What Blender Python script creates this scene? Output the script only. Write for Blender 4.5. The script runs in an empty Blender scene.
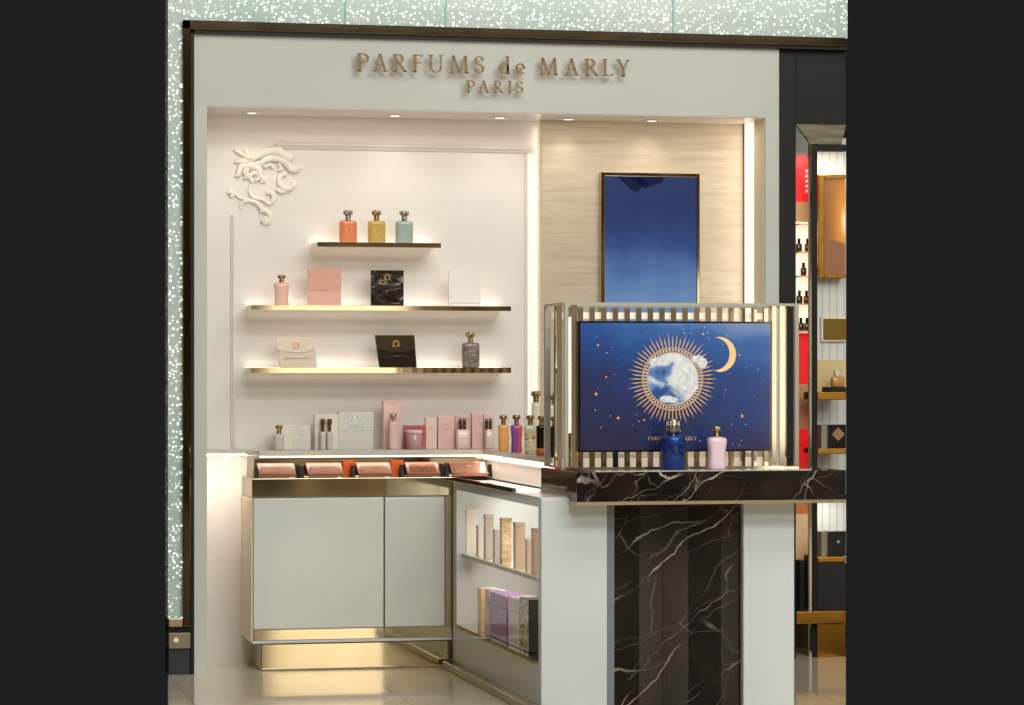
import bpy, math, random
from mathutils import Vector

SC = bpy.context.scene
COL = SC.collection
rnd = random.Random(7)

# ------------------------------------------------------------------ camera
F = 2800.0                       # focal length in pixels of a 1024 wide frame
HOR = 372.0                      # horizon row
TH = math.atan(616 / F)          # the wall is seen turned by about twelve degrees
CY = 12.02                       # camera stands this far in front of the niche wall
CH = 1.254                       # camera height
ST, CT = math.sin(TH), math.cos(TH)

cam_d = bpy.data.cameras.new('camera')
cam = bpy.data.objects.new('camera', cam_d)
COL.objects.link(cam)
cam.location = (0, -CY, CH)
cam.rotation_euler = (math.pi / 2, 0, -TH)
cam_d.sensor_width = 36
cam_d.lens = F * 36 / 1024
cam_d.shift_y = (HOR - 352.5) / 1024
cam_d.clip_end = 200
SC.camera = cam


def W(u, v, Y):
    """point of the plane y=Y seen at column u, row v"""
    a = (u - 512) / F
    t = (Y + CY) / (CT - a * ST)
    return t * (ST + a * CT), CH - (v - HOR) / F * t


def WX(u, Y):
    return W(u, HOR, Y)[0]


def WZ(u, v, Y):
    return W(u, v, Y)[1]


def YX(u, X):
    """depth at which column u meets the plane x=X"""
    a = (u - 512) / F
    return X / (ST + a * CT) * (CT - a * ST) - CY


# ------------------------------------------------------------------ world, exposure, large lights
SC.view_settings.view_transform = 'Standard'
SC.view_settings.look = 'None'
SC.view_settings.exposure = 0.0
SC.view_settings.gamma = 1.0
SC.view_settings.use_curve_mapping = False
world = bpy.data.worlds.new('world')
SC.world = world
world.use_nodes = True
world.node_tree.nodes['Background'].inputs[0].default_value = (0.0137, 0.0137, 0.0137, 1)
world.node_tree.nodes['Background'].inputs[1].default_value = 1.0


def area(name, loc, rot, sx, sy, power, color, parent=None, spread=None):
    d = bpy.data.lights.new(name, 'AREA')
    d.shape = 'RECTANGLE'
    d.size, d.size_y, d.energy, d.color = sx, sy, power, color
    if spread: d.spread = spread
    o = bpy.data.objects.new(name, d)
    COL.objects.link(o)
    o.location, o.rotation_euler = loc, rot
    return o


WARM = (1.0, 0.915, 0.84)
NEUT = (1.0, 0.93, 0.83)
COOL = (0.965, 0.99, 0.985)
# unseen fill lights added above the concourse, tilted at the shop
area('concourse_fill_light', (3.2, -4.6, 5.2), (math.radians(22), 0, 0), 5.0, 1.4, 110, COOL)
area('concourse_fill_light', (3.2, -8.0, 5.2), (math.radians(18), 0, 0), 6.0, 1.4, 330, COOL)
area('concourse_fill_light', (4.5, -13.0, 5.2), (math.radians(38), 0, 0), 8.0, 2.0, 520, COOL)
# ------------------------------------------------------------------ helpers


def lin(c):
    c = c / 255.0
    return c / 12.92 if c <= 0.04045 else ((c + 0.055) / 1.055) ** 2.4


def rgb(r, g, b):
    return (lin(r), lin(g), lin(b), 1)


def mat(name, color, rough=0.5, metal=0.0, coat=0.0, emit=None, es=0.0, trans=0.0, ior=1.45, spec=0.5):
    m = bpy.data.materials.new(name)
    m.use_nodes = True
    b = m.node_tree.nodes['Principled BSDF']
    b.inputs['Base Color'].default_value = color
    b.inputs['Roughness'].default_value = rough
    b.inputs['Metallic'].default_value = metal
    b.inputs['Coat Weight'].default_value = coat
    b.inputs['Coat Roughness'].default_value = 0.05
    b.inputs['Transmission Weight'].default_value = trans
    b.inputs['IOR'].default_value = ior
    b.inputs['Specular IOR Level'].default_value = spec
    if emit:
        b.inputs['Emission Color'].default_value = emit
        b.inputs['Emission Strength'].default_value = es
    return m


def nodes(m):
    nt = m.node_tree
    return nt, nt.nodes, nt.links, nt.nodes['Principled BSDF']


def ramp(n, stops, interp='LINEAR'):
    r = n.new('ShaderNodeValToRGB')
    r.color_ramp.interpolation = interp
    e = r.color_ramp.elements
    e[0].position, e[0].color = stops[0]
    e[1].position, e[1].color = stops[-1]
    for p, c in stops[1:-1]:
        x = e.new(p)
        x.color = c
    return r


def grain(m, c0, c1, scale, stretch=(1, 1, 1), detail=3, rough_var=None, bump=0.0):
    """breaks a colour up with soft noise"""
    nt, n, l, b = nodes(m)
    tc = n.new('ShaderNodeTexCoord'); mp = n.new('ShaderNodeMapping'); nz = n.new('ShaderNodeTexNoise')
    mp.inputs['Scale'].default_value = stretch
    nz.inputs['Scale'].default_value = scale; nz.inputs['Detail'].default_value = detail
    l.new(tc.outputs['Object'], mp.inputs[0]); l.new(mp.outputs[0], nz.inputs['Vector'])
    r = ramp(n, [(0.3, c0), (0.7, c1)])
    l.new(nz.outputs['Fac'], r.inputs[0]); l.new(r.outputs[0], b.inputs['Base Color'])
    if bump:
        bp = n.new('ShaderNodeBump'); bp.inputs['Strength'].default_value = bump; bp.inputs['Distance'].default_value = 0.01
        l.new(nz.outputs['Fac'], bp.inputs['Height']); l.new(bp.outputs[0], b.inputs['Normal'])
    return m


class MB:
    def __init__(s):
        s.v, s.f, s.m, s.sm = [], [], [], []

    def face(s, idx, mi=0, smooth=False):
        s.f.append(tuple(idx)); s.m.append(mi); s.sm.append(smooth)

    def box(s, x0, x1, y0, y1, z0, z1, mi=0):
        if x0 > x1: x0, x1 = x1, x0
        if y0 > y1: y0, y1 = y1, y0
        if z0 > z1: z0, z1 = z1, z0
        b = len(s.v)
        s.v += [(x0, y0, z0), (x1, y0, z0), (x1, y1, z0), (x0, y1, z0), (x0, y0, z1), (x1, y0, z1), (x1, y1, z1), (x0, y1, z1)]
        for q in ((0, 3, 2, 1), (4, 5, 6, 7), (0, 1, 5, 4), (1, 2, 6, 5), (2, 3, 7, 6), (3, 0, 4, 7)):
            s.face([b + i for i in q], mi)
        return s

    def prism(s, pts, y0, y1, mi=0, side=None):
        """polygon in x,z pushed from y0 (front) to y1"""
        a = sum(pts[i][0] * pts[(i + 1) % len(pts)][1] - pts[(i + 1) % len(pts)][0] * pts[i][1] for i in range(len(pts)))
        if a < 0: pts = pts[::-1]
        b, n = len(s.v), len(pts)
        s.v += [(x, y0, z) for x, z in pts] + [(x, y1, z) for x, z in pts]
        s.face(range(b, b + n), mi)
        s.face(range(b + 2 * n - 1, b + n - 1, -1), mi)
        for i in range(n):
            j = (i + 1) % n
            s.face((b + j, b + i, b + n + i, b + n + j), mi if side is None else side)
        return s

    def plan(s, pts, z0, z1, mi=0):
        """polygon in x,y raised from z0 to z1"""
        a = sum(pts[i][0] * pts[(i + 1) % len(pts)][1] - pts[(i + 1) % len(pts)][0] * pts[i][1] for i in range(len(pts)))
        if a < 0: pts = pts[::-1]
        b, n = len(s.v), len(pts)
        s.v += [(x, y, z0) for x, y in pts] + [(x, y, z1) for x, y in pts]
        s.face(range(b + n - 1, b - 1, -1), mi)
        s.face(range(b + n, b + 2 * n), mi)
        for i in range(n):
            j = (i + 1) % n
            s.face((b + i, b + j, b + n + j, b + n + i), mi)
        return s

    def loft(s, prof, n=28, e=2.0, mi=0, cx=0, cy=0):
        """closed body from rings (z, half width, half depth); e is the superellipse power"""
        b = len(s.v)
        for row in prof:
            z, w, d = row[:3]
            ee = row[3] if len(row) > 3 else e
            for i in range(n):
                t = 2 * math.pi * (i + 0.5) / n
                c, q = math.cos(t), math.sin(t)
                s.v.append((cx + w * math.copysign(abs(c) ** (2 / ee), c), cy + d * math.copysign(abs(q) ** (2 / ee), q), z))
        for k in range(len(prof) - 1):
            for i in range(n):
                j = (i + 1) % n
                s.face((b + k * n + i, b + k * n + j, b + (k + 1) * n + j, b + (k + 1) * n + i), mi, True)
        s.face(range(b + n - 1, b - 1, -1), mi)
        s.face(range(b + (len(prof) - 1) * n, b + len(prof) * n), mi)
        return s

    def tube(s, pts, rads, n=8, mi=0, flat=1.0):
        """tapered tube through points; flat squeezes it in y"""
        P = [Vector(p) for p in pts]
        b = len(s.v)
        for i, p in enumerate(P):
            d = (P[min(i + 1, len(P) - 1)] - P[max(i - 1, 0)]).normalized()
            up = Vector((0, 1, 0)) if abs(d.y) < 0.9 else Vector((1, 0, 0))
            a = d.cross(up).normalized(); c = a.cross(d).normalized()
            for k in range(n):
                t = 2 * math.pi * k / n
                q = a * math.cos(t) * rads[i] + c * math.sin(t) * rads[i]
                s.v.append((p.x + q.x, p.y + q.y * flat, p.z + q.z))
        for i in range(len(P) - 1):
            for k in range(n):
                j = (k + 1) % n
                s.face((b + i * n + k, b + i * n + j, b + (i + 1) * n + j, b + (i + 1) * n + k), mi, True)
        s.face(range(b + n - 1, b - 1, -1), mi)
        s.face(range(b + (len(P) - 1) * n, b + len(P) * n), mi)
        return s

    def ball(s, c, r, mi=0, n=10, sc=(1, 1, 1)):
        b = len(s.v)
        for i in range(1, n):
            ph = math.pi * i / n
            for k in range(n * 2):
                t = math.pi * k / n
                s.v.append((c[0] + r * sc[0] * math.sin(ph) * math.cos(t), c[1] + r * sc[1] * math.sin(ph) * math.sin(t), c[2] - r * sc[2] * math.cos(ph)))
        m = 2 * n
        for i in range(n - 2):
            for k in range(m):
                j = (k + 1) % m
                s.face((b + i * m + k, b + i * m + j, b + (i + 1) * m + j, b + (i + 1) * m + k), mi, True)
        s.face([b + k for k in range(m - 1, -1, -1)], mi)
        s.face([b + (n - 2) * m + k for k in range(m)], mi)
        return s

    def build(s, name, mats, parent=None, local=False, bevel=0.0, seg=2):
        if not isinstance(mats, (list, tuple)): mats = [mats]
        if parent is not None:
            off = (0, 0, 0) if local else ORG[parent.name]
            loc = (0, 0, 0)
        elif local:
            off = loc = (0, 0, 0)
        else:
            xs = [p[0] for p in s.v]; ys = [p[1] for p in s.v]; zs = [p[2] for p in s.v]
            off = loc = ((min(xs) + max(xs)) / 2, (min(ys) + max(ys)) / 2, min(zs))
        me = bpy.data.meshes.new(name)
        me.from_pydata([(x - off[0], y - off[1], z - off[2]) for x, y, z in s.v], [], s.f)
        for m in mats: me.materials.append(m)
        me.polygons.foreach_set('material_index', s.m)
        me.polygons.foreach_set('use_smooth', s.sm)
        me.update()
        o = bpy.data.objects.new(name, me)
        COL.objects.link(o)
        o.parent = parent
        o.location = loc
        ORG[o.name] = off if parent is not None else loc
        if bevel:
            md = o.modifiers.new('edges', 'BEVEL')
            md.width, md.segments, md.limit_method, md.angle_limit = bevel, seg, 'ANGLE', math.radians(50)
        return o


ORG = {}


def tag(o, label, cat, group=None, kind=None):
    o['label'] = label
    o['category'] = cat
    if group: o['group'] = group
    if kind: o['kind'] = kind
    return o


def thing(name, label, cat, loc, rz=0, group=None, rx=0):
    o = bpy.data.objects.new(name, None)
    COL.objects.link(o)
    o.location = loc
    o.rotation_euler = (rx, 0, rz)
    o.empty_display_size = 0.05
    ORG[o.name] = tuple(loc)
    return tag(o, label, cat, group)


def struct(o):
    o['kind'] = 'structure'
    return o


def dup(root, loc, label, rz=0):
    r = root.copy(); COL.objects.link(r)
    r.location = loc; r.rotation_euler.z = rz; r['label'] = label
    for ch in list(root.children):
        c = ch.copy(); COL.objects.link(c); c.parent = r
        for g in list(ch.children):
            d = g.copy(); COL.objects.link(d); d.parent = c
    return r


# ------------------------------------------------------------------ lettering (roman capitals drawn from strokes, cap height 1)
def stroke(x0, y0, x1, y1, w):
    dx, dy = x1 - x0, y1 - y0
    if abs(dy) >= abs(dx) * 0.3:      # widths measured across, ends cut level
        return [(x0 - w / 2, y0), (x0 + w / 2, y0), (x1 + w / 2, y1), (x1 - w / 2, y1)]
    return [(x0, y0 - w / 2), (x1, y1 - w / 2), (x1, y1 + w / 2), (x0, y0 + w / 2)]


def arc(cx, cy, rx, ry, a0, a1, tk, tn, n=14):
    """bowl: thick at its sides, thin at top and bottom, as a row of quads"""
    out = []
    def pt(a, sgn):
        c, q = math.cos(a), math.sin(a)
        return (cx + c * (rx + sgn * tk / 2), cy + q * (ry + sgn * tn / 2))
    for i in range(n):
        p, q = (math.radians(a0 + (a1 - a0) * k / n) for k in (i, i + 1))
        out.append([pt(p, -1), pt(q, -1), pt(q, 1), pt(p, 1)])
    return out


TK, TN, SF = 0.125, 0.055, 0.045


def serif(x, y, w=0.26):
    return [(x - w / 2, y), (x + w / 2, y), (x + w / 2, y + SF), (x - w / 2, y + SF)]


def glyph(c):
    if c == 'P': return 0.62, [stroke(.13, 0, .13, 1, TK), serif(.13, 0), serif(.09, 1 - SF, .16), stroke(.13, .975, .3, .975, TN), stroke(.13, .47, .3, .47, TN)] + arc(.3, .7225, .24, .2525, -90, 90, TK, TN)
    if c == 'R': return 0.76, [stroke(.13, 0, .13, 1, TK), serif(.13, 0), serif(.09, 1 - SF, .16), stroke(.13, .975, .3, .975, TN), stroke(.13, .5, .3, .5, TN), stroke(.66, 0, .32, .5, TK), serif(.68, 0, .18)] + arc(.3, .7375, .22, .2375, -90, 90, TK, TN)
    if c == 'F': return 0.58, [stroke(.13, 0, .13, 1, TK), serif(.13, 0), serif(.09, 1 - SF, .16), stroke(.13, .975, .54, .975, TN), stroke(.13, .53, .48, .53, TN), stroke(.525, .86, .525, 1, .04)]
    if c == 'A': return 0.84, [stroke(.14, 0, .42, 1, TN), stroke(.72, 0, .42, 1, TK), stroke(.24, .36, .62, .36, TN), serif(.12, 0, .24), serif(.73, 0, .26)]
    if c == 'U': return 0.84, [stroke(.14, .3, .14, 1, TK), serif(.14, 1 - SF, .26), stroke(.7, .3, .7, 1, TN), serif(.7, 1 - SF, .22)] + arc(.42, .3, .28, .285, 180, 360, .1, TN)
    if c == 'M': return 1.02, [stroke(.12, 0, .18, 1, TN), stroke(.52, 0, .2, 1, TK), stroke(.52, 0, .84, 1, TN), stroke(.92, 0, .86, 1, TK), serif(.12, 0, .22), serif(.91, 0, .26)]
    if c == 'S': return 0.56, arc(.28, .745, .2, .23, 25, 270, .1, TN) + arc(.28, .255, .21, .23, -155, 90, .11, TN) + [stroke(.475, .74, .475, .9, .04), stroke(.065, .1, .065, .28, .04)]
    if c == 'L': return 0.6, [stroke(.13, 0, .13, 1, TK), serif(.13, 0), serif(.13, 1 - SF), stroke(.13, .027, .56, .027, TN), stroke(.55, 0, .55, .16, .04)]
    if c == 'Y': return 0.78, [stroke(.39, 0, .39, .46, TK), serif(.39, 0), stroke(.39, .44, .12, 1, TK), stroke(.39, .44, .66, 1, TN), serif(.12, 1 - SF, .24), serif(.66, 1 - SF, .2)]
    if c == 'I': return 0.3, [stroke(.15, 0, .15, 1, TK), serif(.15, 0), serif(.15, 1 - SF)]
    if c == 'd': return 0.6, [stroke(.48, 0, .48, 1.04, .11), serif(.52, 0, .14), serif(.44, 1.04 - SF, .14)] + arc(.28, .31, .21, .31, 0, 360, .11, TN, 22)
    if c == 'e': return 0.56, arc(.28, .31, .21, .31, 0, 320, .1, TN, 22) + [stroke(.1, .33, .49, .33, TN)]
    return 0.4, []


def letter(mb, c, x, z, w, h, y0, y1, side=None):
    """puts glyph c into the rectangle x..x+w, baseline z, cap height h"""
    adv, polys = glyph(c)
    for p in polys:
        mb.prism([(x + px * w / adv, z + pz * h) for px, pz in p], y0, y1, 0, side)


# ------------------------------------------------------------------ materials
M = {}
M['wall'] = grain(mat('warm_white_lacquer', rgb(222, 213, 203), 0.35, coat=0.15), rgb(224, 216, 207), rgb(229, 222, 214), 2.0)
M['grey'] = grain(mat('pale_grey_lacquer', rgb(205, 206, 198), 0.4), rgb(192, 192, 184), rgb(200, 200, 192), 1.5)
M['door'] = grain(mat('pale_gloss_lacquer', rgb(210, 212, 206), 0.15, coat=0.5), rgb(200, 203, 197), rgb(206, 209, 203), 1.5)
M['white'] = grain(mat('cool_white_gloss', rgb(210, 215, 215), 0.15, coat=0.3), rgb(196, 202, 203), rgb(202, 207, 208), 1.5)
M['inner'] = mat('shelf_white', rgb(238, 234, 226), 0.3)
M['brass'] = grain(mat('polished_brass', rgb(204, 192, 160), 0.06, 1.0), rgb(198, 186, 154), rgb(206, 196, 168), 4)
M['brassdull'] = grain(mat('brushed_brass', rgb(178, 152, 104), 0.3, 1.0), rgb(168, 156, 128), rgb(182, 170, 142), 40, (1, 1, 12))
M['bronze'] = mat('dark_bronze_mirror', rgb(104, 90, 68), 0.06, 1.0)
M['fin'] = grain(mat('champagne_mirror', rgb(226, 212, 190), .07, .85), rgb(220, 206, 182), rgb(232, 220, 200), 5, (1, 1, .5))
M['chrome'] = grain(mat('polished_chrome', rgb(222, 214, 200), 0.05, 1.0), rgb(218, 210, 196), rgb(228, 220, 208), 6)
M['steel'] = mat('satin_nickel', rgb(176, 174, 162), 0.32, .6)
M['black'] = grain(mat('black_lacquer', rgb(26, 25, 26), 0.45, spec=.25), rgb(24, 23, 24), rgb(32, 31, 31), 3)
M['gold'] = mat('gold', rgb(190, 150, 84), 0.22, 1.0)
M['goldbright'] = grain(mat('amber_gold_metal', rgb(196, 146, 60), 0.25, 1.0), rgb(186, 136, 52), rgb(206, 158, 74), 8)
M['signgold'] = mat('sign_gold', rgb(128, 98, 60), 0.45, 0.2)
M['cream'] = mat('cream_edge', rgb(246, 232, 206), 0.4)
M['led'] = mat('led_warm', rgb(255, 240, 214), 0.5, emit=(1.0, 0.9, 0.76, 1), es=1.4)
M['ledfaint'] = mat('led_faint', rgb(230, 214, 186), 0.5, emit=(1.0, 0.88, 0.7, 1), es=0.45)
M['ledpanel'] = mat('led_panel_warm', rgb(255, 244, 224), 0.5, emit=(1.0, 0.93, 0.8, 1), es=0.75)
M['ledsoft'] = mat('led_soft', rgb(255, 240, 214), 0.5, emit=(1.0, 0.92, 0.80, 1), es=1.1)
M['glass'] = mat('clear_glass', (1, 1, 1, 1), 0.02, trans=1.0, ior=1.45)
M['frost'] = mat('frosted_glass_shelf', rgb(226, 222, 208), 0.25, trans=0.25)
M['smoke'] = mat('dark_glass', rgb(60, 44, 32), 0.1, coat=0.5)


def make_floor():
    m = mat('polished_cream_tile', rgb(214, 198, 168), 0.07, coat=0.3)
    nt, n, l, b = nodes(m)
    tc = n.new('ShaderNodeTexCoord')
    nz = n.new('ShaderNodeTexNoise'); nz.inputs['Scale'].default_value = 1.6; nz.inputs['Detail'].default_value = 5
    l.new(tc.outputs['Object'], nz.inputs['Vector'])
    r = ramp(n, [(0.3, rgb(214, 200, 172)), (0.7, rgb(226, 214, 190))])
    l.new(nz.outputs['Fac'], r.inputs[0])
    br = n.new('ShaderNodeTexBrick'); br.offset = 0.0
    br.inputs['Scale'].default_value = 1.0; br.inputs['Brick Width'].default_value = 0.8; br.inputs['Row Height'].default_value = 0.8
    br.inputs['Mortar Size'].default_value = 0.003
    br.inputs['Mortar'].default_value = rgb(192, 176, 147)
    l.new(tc.outputs['Object'], br.inputs['Vector'])
    l.new(r.outputs[0], br.inputs['Color1']); l.new(r.outputs[0], br.inputs['Color2'])
    l.new(br.outputs['Color'], b.inputs['Base Color'])
    return m


def make_travertine():
    m = mat('cream_travertine', rgb(222, 204, 176), 0.4, coat=0.1)
    nt, n, l, b = nodes(m)
    tc = n.new('ShaderNodeTexCoord'); mp = n.new('ShaderNodeMapping'); mp.inputs['Scale'].default_value = (1.2, 1, 14)
    nz = n.new('ShaderNodeTexNoise'); nz.inputs['Scale'].default_value = 3.2; nz.inputs['Detail'].default_value = 8; nz.inputs['Roughness'].default_value = 0.62
    nz.inputs['Distortion'].default_value = 0.4
    l.new(tc.outputs['Object'], mp.inputs[0]); l.new(mp.outputs[0], nz.inputs['Vector'])
    r = ramp(n, [(0.3, rgb(184, 166, 141)), (0.48, rgb(196, 179, 154)), (0.7, rgb(208, 193, 170))])
    l.new(nz.outputs['Fac'], r.inputs[0]); l.new(r.outputs[0], b.inputs['Base Color'])
    return m


def make_marble(name, seed, sc=1.0):
    """near black marble with brown clouds and pale branching veins"""
    m = mat(name, rgb(30, 24, 22), 0.1, coat=0.0, spec=.38)
    nt, n, l, b = nodes(m)
    tc = n.new('ShaderNodeTexCoord'); mp = n.new('ShaderNodeMapping')
    mp.inputs['Location'].default_value = (seed, seed * 0.7, seed * 1.3); mp.inputs['Rotation'].default_value = (0.0, 0.6, 0.3)
    l.new(tc.outputs['Object'], mp.inputs[0])
    wob = n.new('ShaderNodeTexNoise'); wob.inputs['Scale'].default_value = 3.0 * sc; wob.inputs['Detail'].default_value = 5
    l.new(mp.outputs[0], wob.inputs['Vector'])
    add = n.new('ShaderNodeMix'); add.data_type = 'RGBA'; add.blend_type = 'LINEAR_LIGHT'; add.inputs[0].default_value = 0.10
    l.new(mp.outputs[0], add.inputs[6]); l.new(wob.outputs['Color'], add.inputs[7])
    cl = n.new('ShaderNodeTexNoise'); cl.inputs['Scale'].default_value = 5 * sc; cl.inputs['Detail'].default_value = 6
    l.new(mp.outputs[0], cl.inputs['Vector'])
    base = ramp(n, [(0.35, rgb(17, 13, 13)), (0.6, rgb(30, 23, 21)), (0.78, rgb(44, 34, 29))])
    l.new(cl.outputs['Fac'], base.inputs[0])
    prev = base.outputs[0]
    def mth(op, a, c=None, v=None):
        q = n.new('ShaderNodeMath'); q.operation = op; l.new(a, q.inputs[0])
        if c is not None: l.new(c, q.inputs[1])
        if v is not None: q.inputs[1].default_value = v
        return q.outputs[0]
    for k, (scale, width, rot, col_, amt) in enumerate(((1.9, .011, .75, rgb(222, 208, 192), .85), (2.3, .008, -.6, rgb(206, 190, 176), .6), (4.6, .014, .35, rgb(140, 126, 114), .4))):
        m2 = n.new('ShaderNodeMapping'); m2.inputs['Rotation'].default_value = (0, rot, 0); m2.inputs['Scale'].default_value = (.6, 1, 1.9)
        m2.inputs['Location'].default_value = (k * 3.7, 0, k * 1.9)
        l.new(add.outputs[2], m2.inputs[0])
        nz = n.new('ShaderNodeTexVoronoi'); nz.feature = 'DISTANCE_TO_EDGE'; nz.inputs['Scale'].default_value = scale * sc
        l.new(m2.outputs[0], nz.inputs['Vector'])
        d = nz.outputs['Distance']
        rr = ramp(n, [(0.0, (1, 1, 1, 1)), (width, (0, 0, 0, 1))]); l.new(d, rr.inputs[0])
        mk = n.new('ShaderNodeTexNoise'); mk.inputs['Scale'].default_value = 3.1 * sc + k; l.new(mp.outputs[0], mk.inputs['Vector'])
        mr = ramp(n, [(0.42, (0.03, 0.03, 0.03, 1)), (0.6, (1, 1, 1, 1))]); l.new(mk.outputs['Fac'], mr.inputs[0])
        f = mth('MULTIPLY', mth('MULTIPLY', rr.outputs[0], mr.outputs[0]), v=amt)
        mx = n.new('ShaderNodeMix'); mx.data_type = 'RGBA'; l.new(f, mx.inputs[0]); l.new(prev, mx.inputs[6]); mx.inputs[7].default_value = col_
        prev = mx.outputs[2]
    l.new(prev, b.inputs['Base Color'])
    return m


def make_sparkle():
    """sea-green glass facade with tiny lamps scattered in it"""
    m = mat('sparkling_glass_facade', rgb(158, 178, 168), 0.3, coat=0.3)
    nt, n, l, b = nodes(m)
    tc = n.new('ShaderNodeTexCoord')
    cl = n.new('ShaderNodeTexNoise'); cl.inputs['Scale'].default_value = 2.2; l.new(tc.outputs['Object'], cl.inputs['Vector'])
    r = ramp(n, [(0.35, rgb(172, 196, 188)), (0.65, rgb(196, 206, 196))])
    l.new(cl.outputs['Fac'], r.inputs[0]); l.new(r.outputs[0], b.inputs['Base Color'])
    vo = n.new('ShaderNodeTexVoronoi'); vo.inputs['Scale'].default_value = 66; vo.inputs['Randomness'].default_value = 1.0
    l.new(tc.outputs['Object'], vo.inputs['Vector'])
    lt = ramp(n, [(0.22, (1, 1, 1, 1)), (0.4, (0, 0, 0, 1))]); l.new(vo.outputs['Distance'], lt.inputs[0])
    sp = n.new('ShaderNodeSeparateColor'); l.new(vo.outputs['Color'], sp.inputs[0])
    mu = n.new('ShaderNodeMath'); mu.operation = 'MULTIPLY'; l.new(lt.outputs[0], mu.inputs[0]); l.new(sp.outputs[0], mu.inputs[1])
    m2 = n.new('ShaderNodeMath'); m2.operation = 'MULTIPLY'; l.new(mu.outputs[0], m2.inputs[0]); m2.inputs[1].default_value = 1.5
    b.inputs['Emission Color'].default_value = (0.93, 1.0, 0.92, 1)
    l.new(m2.outputs[0], b.inputs['Emission Strength'])
    return m


def make_screen():
    """portrait screen: night blue going to hazy blue, with one dark feathered shape at its top"""
    m = mat('blue_screen', rgb(6, 8, 18), 0.25, spec=.3)
    nt, n, l, b = nodes(m)
    tc = n.new('ShaderNodeTexCoord'); sp = n.new('ShaderNodeSeparateXYZ'); l.new(tc.outputs['Generated'], sp.inputs[0])
    nz = n.new('ShaderNodeTexNoise'); nz.inputs['Scale'].default_value = 3; nz.inputs['Detail'].default_value = 4; l.new(tc.outputs['Generated'], nz.inputs['Vector'])
    ma = n.new('ShaderNodeMath'); ma.operation = 'MULTIPLY_ADD'; l.new(nz.outputs['Fac'], ma.inputs[0]); ma.inputs[1].default_value = 0.28
    l.new(sp.outputs[2], ma.inputs[2])
    r = ramp(n, [(0.35, rgb(106, 140, 178)), (0.52, rgb(84, 114, 164)), (0.7, rgb(42, 72, 126)), (0.85, rgb(26, 52, 100)), (1.0, rgb(22, 46, 94))])
    l.new(ma.outputs[0], r.inputs[0])
    l.new(r.outputs[0], b.inputs['Emission Color']); b.inputs['Emission Strength'].default_value = 1.0
    return m


def make_poster():
    """printed night sky, brighter blue to the upper right, with faint clouds"""
    m = mat('poster_print', rgb(34, 46, 100), 0.18, coat=0.25)
    nt, n, l, b = nodes(m)
    tc = n.new('ShaderNodeTexCoord'); sp = n.new('ShaderNodeSeparateXYZ'); l.new(tc.outputs['Generated'], sp.inputs[0])
    nz = n.new('ShaderNodeTexNoise'); nz.inputs['Scale'].default_value = 2.6; nz.inputs['Detail'].default_value = 8; l.new(tc.outputs['Generated'], nz.inputs['Vector'])
    a1 = n.new('ShaderNodeMath'); a1.operation = 'MULTIPLY_ADD'; l.new(sp.outputs[0], a1.inputs[0]); a1.inputs[1].default_value = 0.42
    l.new(sp.outputs[2], a1.inputs[2])
    a2 = n.new('ShaderNodeMath'); a2.operation = 'MULTIPLY_ADD'; l.new(nz.outputs['Fac'], a2.inputs[0]); a2.inputs[1].default_value = 0.85
    l.new(a1.outputs[0], a2.inputs[2])
    hf = n.new('ShaderNodeMath'); hf.operation = 'MULTIPLY'; l.new(a2.outputs[0], hf.inputs[0]); hf.inputs[1].default_value = 0.5
    r = ramp(n, [(0.3, rgb(38, 40, 74)), (0.5, rgb(36, 50, 98)), (0.68, rgb(36, 72, 138)), (0.84, rgb(56, 102, 168)), (0.95, rgb(120, 142, 184))])
    l.new(hf.outputs[0], r.inputs[0]); l.new(r.outputs[0], b.inputs['Base Color'])
    return m


M['floor'] = make_floor(); M['trav'] = make_travertine(); M['marble'] = make_marble('black_marble', 3.1)
M['marble2'] = make_marble('black_marble_slab', 8.4, 1.4)
M['sparkle'] = make_sparkle(); M['screen'] = make_screen(); M['poster'] = make_poster()

# ================================================================== THE SETTING
YB, YF, YC = 0.0, -0.36, -0.35
H_TOP = 3.05
X_L, X_R = WX(168, YF), WX(846, YF)

# floor: only what the photograph shows near the shop, wider towards the camera
def floor_pt(u, v):
    t = CH * F / (v - HOR)
    a = (u - 512) / F
    return (t * (ST + a * CT), t * (CT - a * ST) - CY)
fl = [(WX(168, 0.1), 0.1), floor_pt(168, 712), (floor_pt(168, 712)[0] - 4, floor_pt(168, 712)[1] - 0.4), (-5, -18), (12, -18), (12, floor_pt(846, 712)[1] - 0.4), floor_pt(846, 712), (WX(846, 0.1), 0.1)]
struct(MB().plan(fl, -0.05, 0.0).build('floor', M['floor']))

# concourse added behind the camera, to give the polished metal reflections
def make_far():
    m = mat('far_concourse', rgb(150, 128, 98), 0.6)
    nt, n, l, b = nodes(m)
    tc = n.new('ShaderNodeTexCoord'); mp = n.new('ShaderNodeMapping'); mp.inputs['Scale'].default_value = (3.2, 1.5, .6)
    vo = n.new('ShaderNodeTexVoronoi'); vo.inputs['Scale'].default_value = 1.4; vo.distance = 'CHEBYCHEV'
    l.new(tc.outputs['Object'], mp.inputs[0]); l.new(mp.outputs[0], vo.inputs['Vector'])
    sp = n.new('ShaderNodeSeparateColor'); l.new(vo.outputs['Color'], sp.inputs[0])
    r = ramp(n, [(0, rgb(58, 44, 34)), (.25, rgb(190, 164, 120)), (.5, rgb(206, 190, 156)), (.68, rgb(150, 92, 50)), (.8, rgb(226, 214, 190)), (.92, rgb(92, 66, 44))], 'CONSTANT')  # invented dark and gold patches, to mottle the reflections
    l.new(sp.outputs[0], r.inputs[0]); l.new(r.outputs[0], b.inputs['Base Color'])
    return m
M['far'] = make_far()
struct(MB().box(-5, 12, -18.2, -18.0, 0, 5.4).build('wall_rear', M['far']))
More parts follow.
